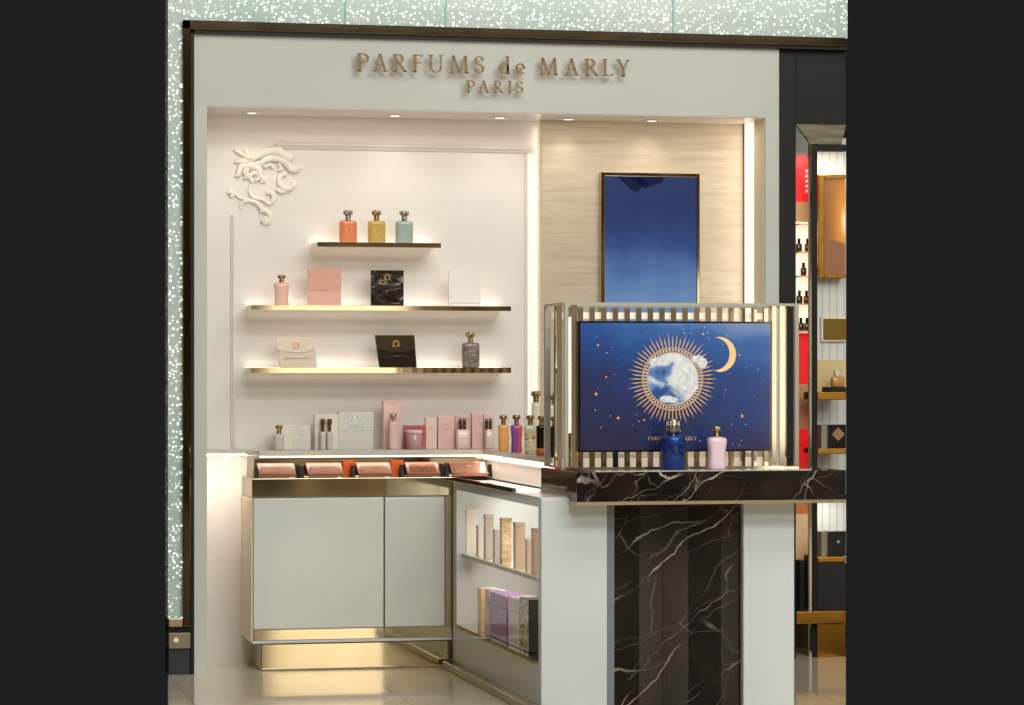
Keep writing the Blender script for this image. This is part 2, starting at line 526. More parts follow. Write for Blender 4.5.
struct(MB().box(-5, 12, -18.0, -2.6, 5.4, 5.5).build('ceiling', mat('concourse_ceiling', rgb(190, 182, 164), 0.7)))
struct(MB().box(-5.2, -5, -18, -4.0, 0, 5.4).build('wall_left', M['far']))
struct(MB().box(12, 12.2, -18, -4.0, 0, 5.4).build('wall_right', M['far']))
for x in (0.2, 4.6, 9.0):  # glowing panels added only for reflections in the metal
    t = thing('reflected_glow', 'added glowing panel behind the camera for the polished metal to reflect', 'glow panel', (x, -17.9, 0.4), group='added glowing panels for reflections')
    MB().box(x - 0.75, x + 0.75, -17.98, -17.94, 0.5, 2.3).build('pane', mat('far_glow', rgb(255, 240, 215), 0.3, emit=(1, 0.86, 0.66, 1), es=2.2), t)
    MB().box(x - 0.82, x + 0.82, -18.0, -17.97, 0.42, 2.4).build('frame', M['black'], t)

# ---- sparkling facade around the shop
xl0, xl1 = WX(168, YF - 0.02), WX(182.5, YF - 0.02)
zt_l, zt_r = WZ(186, 19, YF - 0.02), WZ(846, 40, YF - 0.02)
ztop = (zt_l + zt_r) / 2
zl_bot = WZ(175, 617.5, YF)
fac = MB().box(xl0, xl1, YF - 0.02, YF + 0.1, zl_bot, H_TOP).box(xl1, X_R, YF - 0.02, YF + 0.1, ztop, H_TOP)
struct(fac.build('wall_front', M['sparkle']))
for u in (345, 445, 672):
    xx = WX(u, YF)
    struct(MB().box(xx - 0.004, xx + 0.004, YF - 0.026, YF - 0.02, ztop, H_TOP).build('trim_1', mat('aqua_glass_joint', rgb(140, 200, 190), 0.2)))

# ---- metal surround of the portal
t = thing('portal_surround', 'mirror-polished dark bronze band framing the pale grey perfume shopfront', 'door frame', (xl1, YF, 0))
xp0, xp1 = WX(182.5, YF - 0.03), WX(190.5, YF - 0.03)
MB().box(xp0, xp1, YF - 0.045, YF + 0.1, WZ(186, 626, YF), ztop).build('upright', M['bronze'], t, bevel=0.004)
MB().box(xp0, WX(846, YF - .045), YF - 0.045, YF + 0.1, ztop - 0.038, ztop).build('top_rail', M['bronze'], t, bevel=0.004)
MB().box(xp1, WX(193.5, YF), YF - 0.03, YF + 0.1, 0.0, ztop - 0.04).build('shadow_gap_trim', M['black'], t)
MB().box(xp1, X_R, YF - 0.03, YF + 0.1, ztop - 0.052, ztop - 0.038).build('shadow_gap_trim', M['black'], t)
MB().box(xl0, xp0, YF - 0.045, YF + 0.1, WZ(175, 626, YF), zl_bot).build('lower_rail', M['brassdull'], t, bevel=0.003)

# small plinth unit under the sparkling panel
t = thing('wall_plinth', 'dark plinth under the sparkling panel with a taupe box and round button', 'plinth', (xl0, YF, 0))
xq = WX(190, YF - 0.03)
MB().box(xl0, xq, YF - 0.03, YF + 0.1, 0, WZ(178, 647.5, YF - 0.03)).build('base', mat('slate_black', rgb(44, 45, 50), 0.4), t, bevel=0.003)
MB().box(xl0, xq, YF - 0.05, YF + 0.1, WZ(178, 647.5, YF), WZ(178, 632, YF)).build('taupe_box', mat('taupe_metal', rgb(138, 128, 108), 0.4, 0.5), t, bevel=0.003)
MB().box(xl0, xq, YF - 0.02, YF + 0.1, WZ(178, 632, YF), WZ(178, 626, YF)).build('recess', M['black'], t)
bx_, bz_ = W(176, 640, YF - 0.05)
b = MB(); b.tube([(bx_, YF - 0.056, bz_), (bx_, YF - 0.05, bz_)], [0.011, 0.011], 16); b.build('button', M['cream'], t)

# ---- grey portal: fascia and pilasters
xg0, xg1 = WX(193.5, YF), WX(779, YF)
xn0, xn1 = WX(207, YF), WX(765.5, YF)
zf0 = (WZ(207, 107, YF) + WZ(765, 117, YF)) / 2
zf1 = ztop - 0.052
struct(MB().box(xg0, xg1, YF, 0.1, zf0, zf1).build('wall_fascia', M['grey']))
struct(MB().box(xg0, xn0, YF, 0.1, 0, zf0).build('wall_pilaster_left', M['grey']))
struct(MB().box(xn1, xg1, YF, 0.1, 0, zf0).build('wall_pilaster_right', M['grey']))
struct(MB().box(xg0, xg1 + 0.05, 0.1, 0.15, 0, H_TOP).build('wall_outer', M['grey']))

# ---- niche back walls
XT0 = WX(541.5, -0.06)           # left edge of the stone panel
XT1 = WX(765.5, YF) - .008
xw = MB().box(xn0, WX(538, 0), 0, 0.1, 0, zf0)
struct(xw.build('wall_niche', M['wall']))
struct(MB().box(WX(538, 0), xn1, 0.0, 0.1, 0, zf0).build('wall_niche_right', mat('cove_white', rgb(240, 226, 200), 0.4)))
tv = tag(MB().box(XT0, XT1, -0.06, -0.025, 0.0, zf0).build('stone_panel', M['trav'], bevel=0.002), 'cream travertine wall panel behind the blue screen', 'wall panel')
for nm, x0, x1 in (('left', XT0 + 0.005, XT0 + 0.02),):
    tag(MB().box(x0, x1, -0.02, -0.008, 0.9, zf0 - 0.01).build('led_strip', M['ledpanel']),
        'glowing warm light strip along the %s edge of the travertine panel' % nm, 'light strip')
# real light of those coves
zm = (0.9 + zf0) / 2
area('cove_light', (XT0 - 0.002, -0.02, zm), (0, math.radians(90), 0), 1.4, 0.03, 0.35, WARM)
MB().box(xn1 - .003, xn1, -.345, -.004, 0, zf0).build('trim_2', mat('cove_lining', rgb(236, 222, 194), .4)).update_tag()
struct(bpy.data.objects['trim_2'])
tag(MB().box(xn1 - .007, xn1 - .003, -.20, -.075, .9, zf0 - .004).build('light_strip', M['ledpanel']), 'tall glowing strip on the inner right side of the niche, beside the blue screen', 'light strip')
area('cove_light', (xn1 - .01, -.13, zm), (0, math.radians(90), 0), 1.4, 0.1, 1.0, WARM)

struct(MB().box(xn0, xn1, YF + .004, 0, zf0 - .003, zf0).build('ceiling_niche', M['wall']))
# ---- niche ceiling lamps
for k, (u, p) in enumerate(((252, 3.4), (395, 4.6), (500, 3.4), (569, 4.4), (652, 4.4))):
    x = WX(u, -0.16)
    pos = ('above the scroll ornament', 'above the middle of the wall shelves', 'at the right of the white wall', 'above the left of the stone panel', 'above the blue screen')[k]
    o = thing('downlight', 'small round recessed spotlight in the niche ceiling ' + pos, 'ceiling light', (x, -0.16, zf0 - 0.0155), group='niche spotlights')
    b = MB()
    b.loft([(0.009, 0.034, 0.034), (0.011, 0.036, 0.036), (0.012, 0.036, 0.036)]); b.build('ring', M['wall'], o, local=True)
    b = MB(); b.loft([(0.0085, 0.02, 0.02), (0.011, 0.024, 0.024)]); b.build('lamp', M['led'], o, local=True)
    d = bpy.data.lights.new('downlight_beam', 'SPOT'); d.energy = p * 0.3; d.color = (1, 0.92, 0.82); d.spot_size = math.radians(110); d.spot_blend = 1.0; d.shadow_soft_size = 0.04
    lo = bpy.data.objects.new('downlight_beam', d); COL.objects.link(lo); lo.location = (x, -0.16, zf0 - 0.02); lo.rotation_euler = (math.radians(14), 0, 0)

area('niche_wash', ((xn0 + xn1) / 2, -0.2, zf0 - .015), (math.radians(10), 0, 0), xn1 - xn0 - .1, .2, 2.2, WARM)
# ---- mouldings of the white panel
mz = (WZ(290, 143, -0.01) + WZ(520, 146, -0.01)) / 2
t = thing('panel_moulding', 'raised white moulding framing the shelf wall beneath the ornament', 'moulding', (WX(240, 0), 0, 0.93))
def moulding(x0, x1, z0, z1, horiz):
    b = MB()
    if horiz:
        prof = [(0, 0), (-0.008, 0.004), (-0.012, 0.012), (-0.02, 0.018), (-0.012, 0.026), (-0.006, 0.03), (0, 0.034)]
        n = len(prof)
        for x in (x0, x1):
            b.v += [(x, y, z0 + z) for y, z in prof]
    else:
        prof = [(0, 0), (-0.006, 0.003), (-0.009, 0.009), (-0.014, 0.013), (-0.009, 0.02), (-0.005, 0.023), (0, 0.026)]
        n = len(prof)
        for z in (z0, z1):
            b.v += [(x0 + x, y, z) for y, x in prof]
    for i in range(n - 1): b.face((i, i + 1, n + i + 1, n + i))
    b.face(range(n)); b.face(range(2 * n - 1, n - 1, -1))
    return b
moulding(WX(277, 0), WX(537, 0), mz - 0.03, 0, True).build('top_rail', M['wall'], t)
moulding(WX(230, 0), 0, 0.93, WZ(232, 215, 0), False).build('side_rail', M['wall'], t)
moulding(WX(524, 0), 0, 0.93, mz - 0.03, False).build('side_rail', M['wall'], t)

# ---- scroll ornament in plaster
def orn(pts, r0, r1, mb, rm=None):
    P = [(215 + a / 7.05, 135 + c / 7.05) for a, c in pts]
    Q = []
    for i in range(len(P) - 1):      # Catmull-Rom
        p0, p1, p2, p3 = P[max(i - 1, 0)], P[i], P[i + 1], P[min(i + 2, len(P) - 1)]
        for k in range(6):
            s = k / 6
            Q.append(tuple(0.5 * (2 * p1[j] + (p2[j] - p0[j]) * s + (2 * p0[j] - 5 * p1[j] + 4 * p2[j] - p3[j]) * s * s + (3 * p1[j] - p0[j] - 3 * p2[j] + p3[j]) * s ** 3) for j in (0, 1)))
    Q.append(P[-1])
    n = len(Q)
    pts3, rad = [], []
    for i, (u, v) in enumerate(Q):
        x, z = W(u, v, -0.006)
        pts3.append((x, -0.006, z))
        s = i / (n - 1)
        mid = rm if rm else max(r0, r1)
        rad.append(1.45 * (r0 * (1 - s) ** 2 + 2 * mid * s * (1 - s) + r1 * s * s))
    mb.tube(pts3, rad, 10, flat=.7)
b = MB()
for pts, r0, r1, rm in (
    ([(235, 185), (300, 150), (370, 118), (440, 118), (490, 150), (525, 170), (530, 140), (505, 120)], .006, .005, .026),
    ([(300, 240), (330, 195), (390, 165), (470, 175), (510, 205), (540, 240), (580, 240), (575, 215)], .006, .009, .018),
    ([(235, 170), (225, 135), (212, 100)], .014, .003, .01), ([(230, 195), (180, 185), (135, 192)], .014, .003, .01),
    ([(245, 215), (200, 215), (172, 245), (165, 285), (140, 280)], .012, .004, .012),
    ([(225, 235), (215, 265), (228, 290), (205, 308)], .012, .005, .01),
    ([(240, 160), (185, 135), (130, 100)], .008, .003, .006),
    ([(265, 335), (245, 300), (262, 270), (300, 275), (305, 310), (278, 322)], .004, .004, .011),
    ([(310, 230), (315, 280), (345, 322), (320, 330)], .012, .004, .009),
    ([(350, 205), (355, 225), (385, 210), (412, 240)], .006, .003, .008),
    ([(450, 200), (465, 240), (440, 250)], .006, .003, .008),
    ([(500, 270), (462, 290), (455, 335), (480, 372), (525, 378), (560, 345), (545, 325)], .005, .006, .015),
    ([(362, 402), (398, 412), (412, 455), (385, 485), (355, 470)], .005, .004, .011),
    ([(255, 350), (245, 400), (270, 440), (330, 455), (385, 482)], .004, .004, .008),
    ([(182, 520), (188, 485), (235, 462), (295, 482), (330, 525), (352, 545)], .003, .006, .010),
    ([(315, 545), (350, 530), (388, 570), (380, 610), (345, 612), (335, 590)], .005, .006, .013),
    ([(95, 415), (110, 395), (125, 425), (108, 435)], .006, .005, .007),
    ([(125, 400), (170, 440), (235, 462)], .003, .004, .004),
    ([(430, 380), (470, 400), (515, 392)], .006, .004, .010)):
    orn(pts, r0, r1, b, rm)
for a, c, r in ((262, 222, .022), (300, 205, .014), (568, 240, .014), (548, 350, .012), (355, 590, .012), (372, 412, .009), (488, 282, .01)):
    x, z = W(215 + a / 7.05, 135 + c / 7.05, -0.004); b.ball((x, -0.004, z), r, sc=(1.1, .8, 1))
tag(b.build('scroll_ornament', grain(mat('plaster', rgb(232, 224, 210), 0.5), rgb(226, 218, 203), rgb(238, 231, 219), 30)), 'white plaster scroll relief on the upper left of the niche wall', 'ornament')

# ---- sign on the fascia
t = thing('shop_sign', 'raised gold serif letters on the pale grey fascia', 'sign', (W(500, 76, YF)[0], YF, W(500, 76, YF)[1]))
def sign_line(items, capv, basev):
    """items: (glyph, left column, right column); rows run linearly between two columns"""
    for c, u0, u1 in items:
        (ua, ta), (ub, tb) = capv; (uc, ba), (ud, bb) = basev
        um = (u0 + u1) / 2
        top = ta + (tb - ta) * (um - ua) / (ub - ua); bot = ba + (bb - ba) * (um - uc) / (ud - uc)
        x0, z0 = W(u0, bot, YF - 0.05); x1, z1 = W(u1, top, YF - 0.05)
        mb = MB(); letter(mb, c, x0, z0, x1 - x0, z1 - z0, YF - 0.056, YF - 0.032, 1)
        g = glyph(c); q = g[1][0]; gx = x0 + sum(p[0] for p in q) / len(q) * (x1 - x0) / g[0]; gz = z0 + sum(p[1] for p in q) / len(q) * (z1 - z0)
        mb.box(gx - .0012, gx + .0012, YF - 0.038, YF, gz - .0015, gz + .0015, 1)
        mb.build('letter', [M['signgold'], M['cream']], t)  # cream sides put the edge glow of the letters into colour
sign_line([('P', 357, 369.5), ('A', 372.5, 387.5), ('R', 393, 407), ('F', 412.5, 423), ('U', 428.5, 443.5), ('M', 449.5, 468.5), ('S', 474, 484.5),
           ('d', 498.5, 510), ('e', 515, 525.5), ('M', 539, 557.5), ('A', 564, 578.5), ('R', 584.5, 598.5), ('L', 602.5, 613.5), ('Y', 616, 630.5)],
          ((358, 53.5), (625, 60)), ((358, 70.7), (625, 76.0)))
sign_line([('P', 466.5, 475.5), ('A', 478, 489), ('R', 494, 503), ('I', 507.5, 512), ('S', 515.5, 523.5)], ((466, 80.5), (524, 81.5)), ((466, 92), (524, 93)))

# ================================================================== WALL SHELVES
YSH = -0.22
def shelf(u0, u1, v0, v1, label):
    x0, x1 = WX(u0, YSH), WX(u1, YSH)
    z1 = WZ((u0 + u1) / 2, v0, YSH); z0 = z1 - (v1 - v0) / F * 11.9
    t = thing('wall_shelf', label, 'shelf', ((x0 + x1) / 2, 0, z0), group='floating wall shelves')
    MB().box(x0, x1, YSH + 0.004, -0.014, z0 + 0.002, z1).build('board', M['inner'], t)
    MB().box(x0, x1, YSH, YSH + 0.004, z0, z1).build('brass_nosing', M['brass'], t)
    MB().box(x0, x1, -0.013, -0.005, z1 - .007, z1 + .002).build('light_strip', M['ledsoft'], t)
    area('shelf_glow', ((x0 + x1) / 2, -0.02, z1 + 0.004), (math.radians(180 + 8), 0, 0), x1 - x0, 0.012, 0.22 * (x1 - x0), WARM)
    area('shelf_glow', ((x0 + x1) / 2, -0.02, z0 - 0.004), (0, 0, 0), x1 - x0, 0.012, 0.06 * (x1 - x0), WARM)
    return z1
Z1 = shelf(317.5, 441, 242.6, 247.2, 'short top wall shelf with polished brass edge, holding three bottles')
Z2 = shelf(251.5, 511, 305.8, 310.4, 'long middle wall shelf with brass edge, holding a pink bottle and three upright boxes')
Z3 = shelf(251, 511, 367.6, 373, 'long lowest wall shelf with brass edge, holding two pouch boxes and a grey bottle')

# ================================================================== PRODUCTS
def glossy(name, c, rough=0.15, trans=0.0):
    return mat(name, rgb(*c), rough, coat=0.3, trans=trans)
CAPG = grain(mat('antique_gold_cap', rgb(170, 148, 104), 0.25, 1.0), rgb(120, 100, 66), rgb(206, 184, 140), 120)
CAPS = grain(mat('silver_cap', rgb(160, 156, 146), 0.25, 1.0), rgb(110, 106, 98), rgb(205, 200, 190), 120)


def bottle(label, loc, w, d, h, bodym, capm, caph=0.032, capw=0.014, e=4.0, shape='square', rz=0, group=None, emblem=None, name='perfume_bottle'):
    """flacon: moulded body with shoulders, neck collar, ornate stopper, raised crest"""
    t = thing(name, label, 'perfume bottle', loc, rz, group)
    hb = h - caph - 0.008
    a, q = w / 2, d / 2
    b = MB()
    if shape == 'square':
        b.loft([(0, a * .86, q * .86), (.003, a * .97, q * .96), (.008, a, q), (hb - .012, a, q), (hb - .005, a * .97, q * .96), (hb - .001, a * .85, q * .8), (hb, a * .4, q * .45, 2)], e=e, n=32)
    elif shape == 'round':
        b.loft([(0, a * .9, q * .9), (.003, a, q), (hb - .012, a, q), (hb - .004, a * .95, q * .95), (hb, a * .8, q * .8), (hb + .002, a * .3, q * .3)], e=2.2, n=36)
    elif shape == 'bust':
        b.loft([(0, a * .8, q * .8), (.004, a * .92, q * .92), (hb * .25, a * .86, q * .9), (hb * .45, a * .82, q * .86), (hb * .7, a * .92, q * .95), (hb * .85, a, q), (hb * .93, a * .98, q * .95), (hb * .97, a * .8, q * .8), (hb, a * .4, q * .5)], e=3.0, n=32)
    b.build('body', bodym, t, local=True)
    b = MB()
    b.loft([(hb - .002, capw * .72, capw * .72), (hb + .008, capw * .72, capw * .72)], e=2, n=20)
    b.build('collar', capm, t, local=True)
    b = MB(); z = hb + .007
    if shape == 'round':
        b.loft([(z, capw * .92, capw * .92), (z + caph * .25, capw, capw), (z + caph * .9, capw, capw), (z + caph * .97, capw * .9, capw * .9), (z + caph, capw * .5, capw * .5)], n=24, e=2)
        for k in range(14):
            an = k * math.pi / 7
            b.tube([(capw * 1.0 * math.cos(an), capw * 1.0 * math.sin(an), z + caph * f) for f in (.1, .9)], [capw * .1] * 2, 6)
    else:
        b.loft([(z, capw * .55, capw * .55), (z + caph * .12, capw * .75, capw * .75), (z + caph * .2, capw * .6, capw * .6), (z + caph * .45, capw * .8, capw * .8), (z + caph * .8, capw * 1.1, capw * 1.1), (z + caph * .95, capw * 1.02, capw * 1.02), (z + caph, capw * .6, capw * .6)], n=12, e=2)
        for k in range(6):
            an = k * math.pi / 3
            b.ball((capw * .9 * math.cos(an), capw * .9 * math.sin(an), z + caph * .66), capw * .3, n=6, sc=(1, 1, 1.5))
    b.build('stopper', capm, t, local=True)
    if emblem:
        mb = MB(); r = w * (.34 if shape == 'round' else .28); zc = hb * (.62 if shape == 'round' else .55); yf = -q - .0012
        crest(mb, 0, zc, r, yf, yf + .003)
        mb.build('crest', emblem, t, local=True)
    return t


def crest(mb, cx, cz, r, y0, y1):
    """two rampant shapes under a crown, as small curls"""
    for s in (-1, 1):
        for pts in ([(.14, -.85), (.2, -.4), (.42, -.15), (.5, .15), (.32, .4), (.2, .62)], [(.42, -.15), (.75, -.35), (.8, -.8)], [(.5, .12), (.82, .3), (.78, .62)], [(.32, .4), (.55, .52)], [(.2, -.4), (.5, -.55)]):
            P = [(cx + s * a * r, (y0 + y1) / 2, cz + c * r) for a, c in pts]
            mb.tube(P, [r * .09] * len(P), 5, flat=max(.2, min(1, (y1 - y0) / (r * .18))))
    for k in range(-1, 2):
        mb.prism([(cx + k * r * .28 - r * .1, cz + r * .6), (cx + k * r * .28 + r * .1, cz + r * .6), (cx + k * r * .28, cz + r * .95)], y0, y1)


def carton(label, loc, w, d, h, m, rz=0, tilt=0, group=None, emblem=None, ez=.72, er=.16, name='gift_box', lidm=None, cat='box', split=None, bands=None):
    """upright carton: body, lid line, foil crest"""
    t = thing(name, label, cat, loc, rz, group, rx=tilt)
    sp = split or 0.0
    if sp:
        MB().box(-w / 2, w / 2, -d / 2, d / 2, 0, h * sp - .0015).build('base', m, t, local=True, bevel=.0015)
        MB().box(-w / 2 - .001, w / 2 + .001, -d / 2 - .001, d / 2 + .001, h * sp, h).build('lid', lidm or m, t, local=True, bevel=.0015)
    else:
        MB().box(-w / 2, w / 2, -d / 2, d / 2, 0, h).build('carton', m, t, local=True, bevel=.0018)
    if emblem:
        mb = MB(); crest(mb, 0, h * ez, w * er, -d / 2 - .003, -d / 2 - .0005)
        mb.build('crest', emblem, t, local=True)
    if bands:
        for z, hh, bm in bands:
            MB().box(-w / 2 - .0012, w / 2 + .0012, -d / 2 - .0012, d / 2 + .0012, h * z, h * (z + hh)).build('band', bm, t, local=True)
    return t


GOLDF = mat('gold_foil', rgb(222, 196, 130), 0.25, 0.8)
GOLDP = mat('pale_gold_foil', rgb(244, 214, 170), 0.3, 0.5)

def at(u, Y, z):
    return (WX(u, Y), Y, z)
def wid(n, Y=-.12):
    return n / F * (Y + CY) / 0.99

# top shelf
YI = -0.13
for u, c, lab, cm in ((348, (240, 150, 98), 'orange perfume bottle, leftmost of the three on the top shelf', CAPS),
                      (376.5, (214, 182, 96), 'amber yellow perfume bottle in the middle of the top shelf', CAPG),
                      (404.2, (172, 190, 178), 'pale sea green perfume bottle, rightmost on the top shelf', CAPS)):
    bottle(lab, at(u, YI, Z1), wid(17.6), wid(11), wid(33.5), glossy('glass_' + lab.split()[0], c, .1, .25), cm, caph=wid(8.8), capw=wid(4.2), group='bottles on the top shelf',
           emblem=mat('raised_' + lab.split()[0], rgb(*[min(255, int(x * 1.03 + 6)) for x in c]), .2))
# middle shelf
PINK = glossy('blush_pink', (238, 190, 176), .2)
bottle('small pink bottle with gold cap at the left of the middle shelf', at(281.5, YI, Z2), wid(15.5), wid(11), wid(31), PINK, CAPG, caph=wid(6), capw=wid(3.6), shape='bust')
carton('square blush pink gift box leaning on the middle shelf beside the pink bottle', at(324.3, YI, Z2), wid(33), wid(7), wid(36.8), glossy('pink_film', (240, 190, 172), .12),
       rz=.05, tilt=-.02, emblem=GOLDP, ez=.84, er=.12, split=.42, lidm=glossy('pink_satin', (232, 176, 158), .12))
def make_blackmarbled():
    m = mat('black_marbled_film', rgb(40, 34, 32), .1, coat=.6)
    nt, n, l, b = nodes(m)
    tc = n.new('ShaderNodeTexCoord'); mp = n.new('ShaderNodeMapping'); mp.inputs['Rotation'].default_value = (0, .45, 0); mp.inputs['Scale'].default_value = (1, 1, 3.2)
    l.new(tc.outputs['Object'], mp.inputs[0])
    wv = n.new('ShaderNodeTexNoise'); wv.inputs['Scale'].default_value = 9; wv.inputs['Detail'].default_value = 3; wv.inputs['Distortion'].default_value = 1.5
    l.new(mp.outputs[0], wv.inputs['Vector'])
    r = ramp(n, [(.4, rgb(34, 28, 26)), (.56, rgb(66, 60, 54)), (.63, rgb(170, 160, 140)), (.67, rgb(60, 54, 48))])
    l.new(wv.outputs['Fac'], r.inputs[0]); l.new(r.outputs[0], b.inputs['Base Color'])
    return m
BM = make_blackmarbled()
carton('square black gift box wrapped in streaked film on the middle shelf', at(387, YI, Z2), wid(33), wid(8), wid(36), BM, rz=-.1, tilt=-.02, emblem=GOLDF, ez=.8, er=.13)
carton('plain white square gift box at the right of the middle shelf', at(464.5, YI, Z2), wid(32), wid(8), wid(35.5), mat('white_card', rgb(246, 241, 232), .5), rz=-.12, tilt=-.02, split=.1, lidm=mat('white_card_lid', rgb(246, 241, 232), .5))
# lowest shelf: two envelope-shaped cases and a bottle
def pouch(label, loc, w, h, d, m, flapm, emb, rz, tilt):
    t = thing('pouch_case', label, 'case', loc, rz, rx=tilt)
    b = MB(); b.prism([(-w / 2 + .012, 0), (w / 2 + .008, 0), (w / 2 + .002, h * .55), (w / 2 - .006, h), (-w / 2 - .006, h), (-w / 2 + .002, h * .55)], -d / 2, d / 2)
    b.build('body', m, t, local=True, bevel=.004)
    b = MB(); b.prism([(-w / 2 - .007, h + .002), (w / 2 - .004, h + .002), (w / 2 + .001, h * .62), (w * .18, h * .5), (-w * .12, h * .5), (-w / 2 + .001, h * .6)], -d / 2 - .006, -d / 2)
    b.build('flap', flapm, t, local=True, bevel=.002)
    b = MB(); b.tube([(-w * .32, -d / 2 - .004, h * .3), (0, -d / 2 - .008, h * .36), (w * .35, -d / 2 - .004, h * .33)], [.002, .004, .002], 6); b.build('fold', flapm, t, local=True)
    b = MB(); crest(b, 0, h * .74, w * .11, -d / 2 - .009, -d / 2 - .006); b.build('crest', emb, t, local=True)
    return t
pouch('cream translucent envelope-shaped case at the left of the lowest wall shelf', at(296, YI, Z3), wid(38), wid(29.5), .03, glossy('cream_film', (232, 214, 196), .15), glossy('cream_flap', (240, 226, 208), .1), mat('pale_orange_foil', rgb(240, 200, 150), .3), -.08, -.02)
pouch('black and olive envelope-shaped case in the middle of the lowest wall shelf', at(395.5, YI, Z3), wid(39), wid(32), .03, glossy('black_film', (40, 34, 26), .12), glossy('olive_black', (66, 56, 34), .1), GOLDF, -.08, -.02)
bottle('smoky grey brown bottle with gold cap at the right of the lowest wall shelf', at(470.5, YI, Z3), wid(18), wid(11), wid(36), grain(mat('smoky_glass', rgb(120, 106, 96), .2, coat=.6), rgb(96, 82, 74), rgb(150, 136, 124), 60), CAPG, caph=wid(9), capw=wid(4), emblem=mat('pewter', rgb(190, 180, 168), .3, .7))

# ================================================================== LOW CABINET
XC0 = WX(252.5, YC)
XP = WX(452, YC)                 # left side of the projecting counter
YP = YX(540, XP)                 # its front
zw = WZ(330, 478, YC)            # worktop level
def zc(v): return WZ(330, v, YC)
t = thing('low_cabinet', 'pale lacquer two-door base cabinet with brass bands under the wall shelves', 'cabinet', (XC0, YC, 0))
MB().box(XC0, XP - .002, YC + .012, -.002, zc(641), zc(497)).build('carcass', M['wall'], t)
MB().box(XC0 - .006, XC0, YC + .0, -.004, zc(641), zc(500)).build('side_panel', mat('champagne_panel', rgb(226, 206, 172), .3), t, bevel=.001)
MB().box(XC0 - .004, XP - .002, YC - .012, -.002, zc(496.5), zw).build('brass_rail', M['brass'], t, bevel=.002)
xs, xe = WX(384, YC), WX(444.5, YC)
MB().box(XC0 + .004, xs - .003, YC - .006, YC + .012, zc(628), zc(497.5)).build('door', M['door'], t, bevel=.002)
MB().box(xs + .003, xe, YC - .006, YC + .012, zc(628), zc(497.5)).build('door', M['door'], t, bevel=.002)
MB().box(xs - .0025, xs + .0025, YC, YC + .013, zc(628), zc(497.5)).build('door_gap', mat('shadow_brown', rgb(70, 54, 40), .5), t)
MB().box(xe + .002, XP - .003, YC - .008, YC + .012, zc(628), zc(497)).build('corner_post', M['brassdull'], t, bevel=.002)
for a0, a1 in ((XC0 + .004, xs - .003), (xs + .003, XP - .003)):
    MB().box(a0, a1, YC - .006, YC + .012, zc(639), zc(628.5)).build('lower_brass_band', M['brass'], t, bevel=.001)
MB().box(XC0, XP - .003, YC - .008, YC + .012, zc(642), zc(639.3)).build('white_lip', M['white'], t)
MB().box(XC0 + .035, XP - .003, YC + .03, -.002, 0.0, zc(642)).build('plinth', M['brass'], t, bevel=.01, seg=3)

# brass riser under the glass shelf
zg1, zg0 = 0.922, 0.902
XG = WX(483, -.27)                # glass edge on the projecting side
YG = -.27
t = thing('glass_counter', 'L-shaped frosted glass counter with a glowing edge, carrying the boxes and bottles', 'counter', (XC0, YG, zw))
Yend = -1.56
shp = [(xn0 + .005, -.002), (xn0 + .005, -.2), (XC0 - .01, -.2), (XC0 + .04, YG), (XG, YG), (XG, Yend), (XG + .42, Yend), (XG + .42, -.062), (XT0, -.062), (XT0-.03, -.002)]
MB().plan(shp, zg0, zg1).build('glass_top', M['frost'], t)
MB().box(XC0 + .04, XG + .002, YG + .0, YG + .012, zg0 - .010, zg0 - .002).build('light_strip', M['ledsoft'], t)
MB().box(XG, XG + .012, Yend, YG - .001, zg0 - .02, zg0 - .001).build('light_strip', M['ledsoft'], t)
MB().box(xn0 + .005, XC0 - .01, -.2, -.19, zg0 + .002, zg0 + .008).build('light_strip', M['ledsoft'], t)
MB().box(XC0 + .02, XG + .02, YG + .025, -.01, zw, zg0 - .015).build('brass_riser', M['brass'], t)
MB().box(XG + .022, XG + .4, Yend, -.07, 0.8, zg0 - .02).build('side_riser', M['wall'], t)
area('counter_glow', ((XC0 + XG) / 2, YG - .004, zg0 - .012), (math.radians(0), 0, 0), XG - XC0, .012, .3, WARM)
area('counter_glow', (XG - .006, (Yend + YG) / 2, zg0 - .012), (0, 0, 0), .012, YG - Yend, 1.0, WARM)
area('counter_glow', ((xn0 + XC0) / 2, -.205, zg0 + .0), (math.radians(50), 0, 0), XC0 - xn0, .012, 1.1, WARM)

# ---- items standing on the glass counter, left to right
def cl(name, c, trans=.0): return mat(name, rgb(*c), .12, coat=.4, trans=trans)
YJ = -.17
G1 = 'pale boxes on the left of the glass counter'; G2 = 'pink boxes on the glass counter'
WB = cl('pearl_white_card', (222, 214, 202)); GB = cl('grey_white_card', (208, 206, 198)); LINE = mat('grey_line', rgb(130, 122, 116), .4)
carton('small pale carton printed grey on its right edge, leftmost behind the short bottle', at(285, -.12, zg1), wid(14), wid(12), wid(24.5), WB, group=G1, name='perfume_carton', cat='box')
bottle('short frosted bottle with gold cap, leftmost item on the glass counter', at(279, YJ, zg1), wid(10), wid(9), wid(25), cl('frosted_clear', (214, 206, 196), .2), CAPG, caph=wid(7), capw=wid(3.3))
carton('pale grey white carton with faint crest, second from the left on the glass counter', at(300.5, -.12, zg1), wid(18.5), wid(12), wid(24), GB, group=G1, name='perfume_carton', emblem=mat('white_foil', rgb(240, 240, 236), .3), ez=.72, er=.2)
tw = carton('taller pearl carton behind the two slim frosted bottles', at(326, -.12, zg1), wid(24), wid(12), wid(35), WB, group=G1, name='perfume_carton')
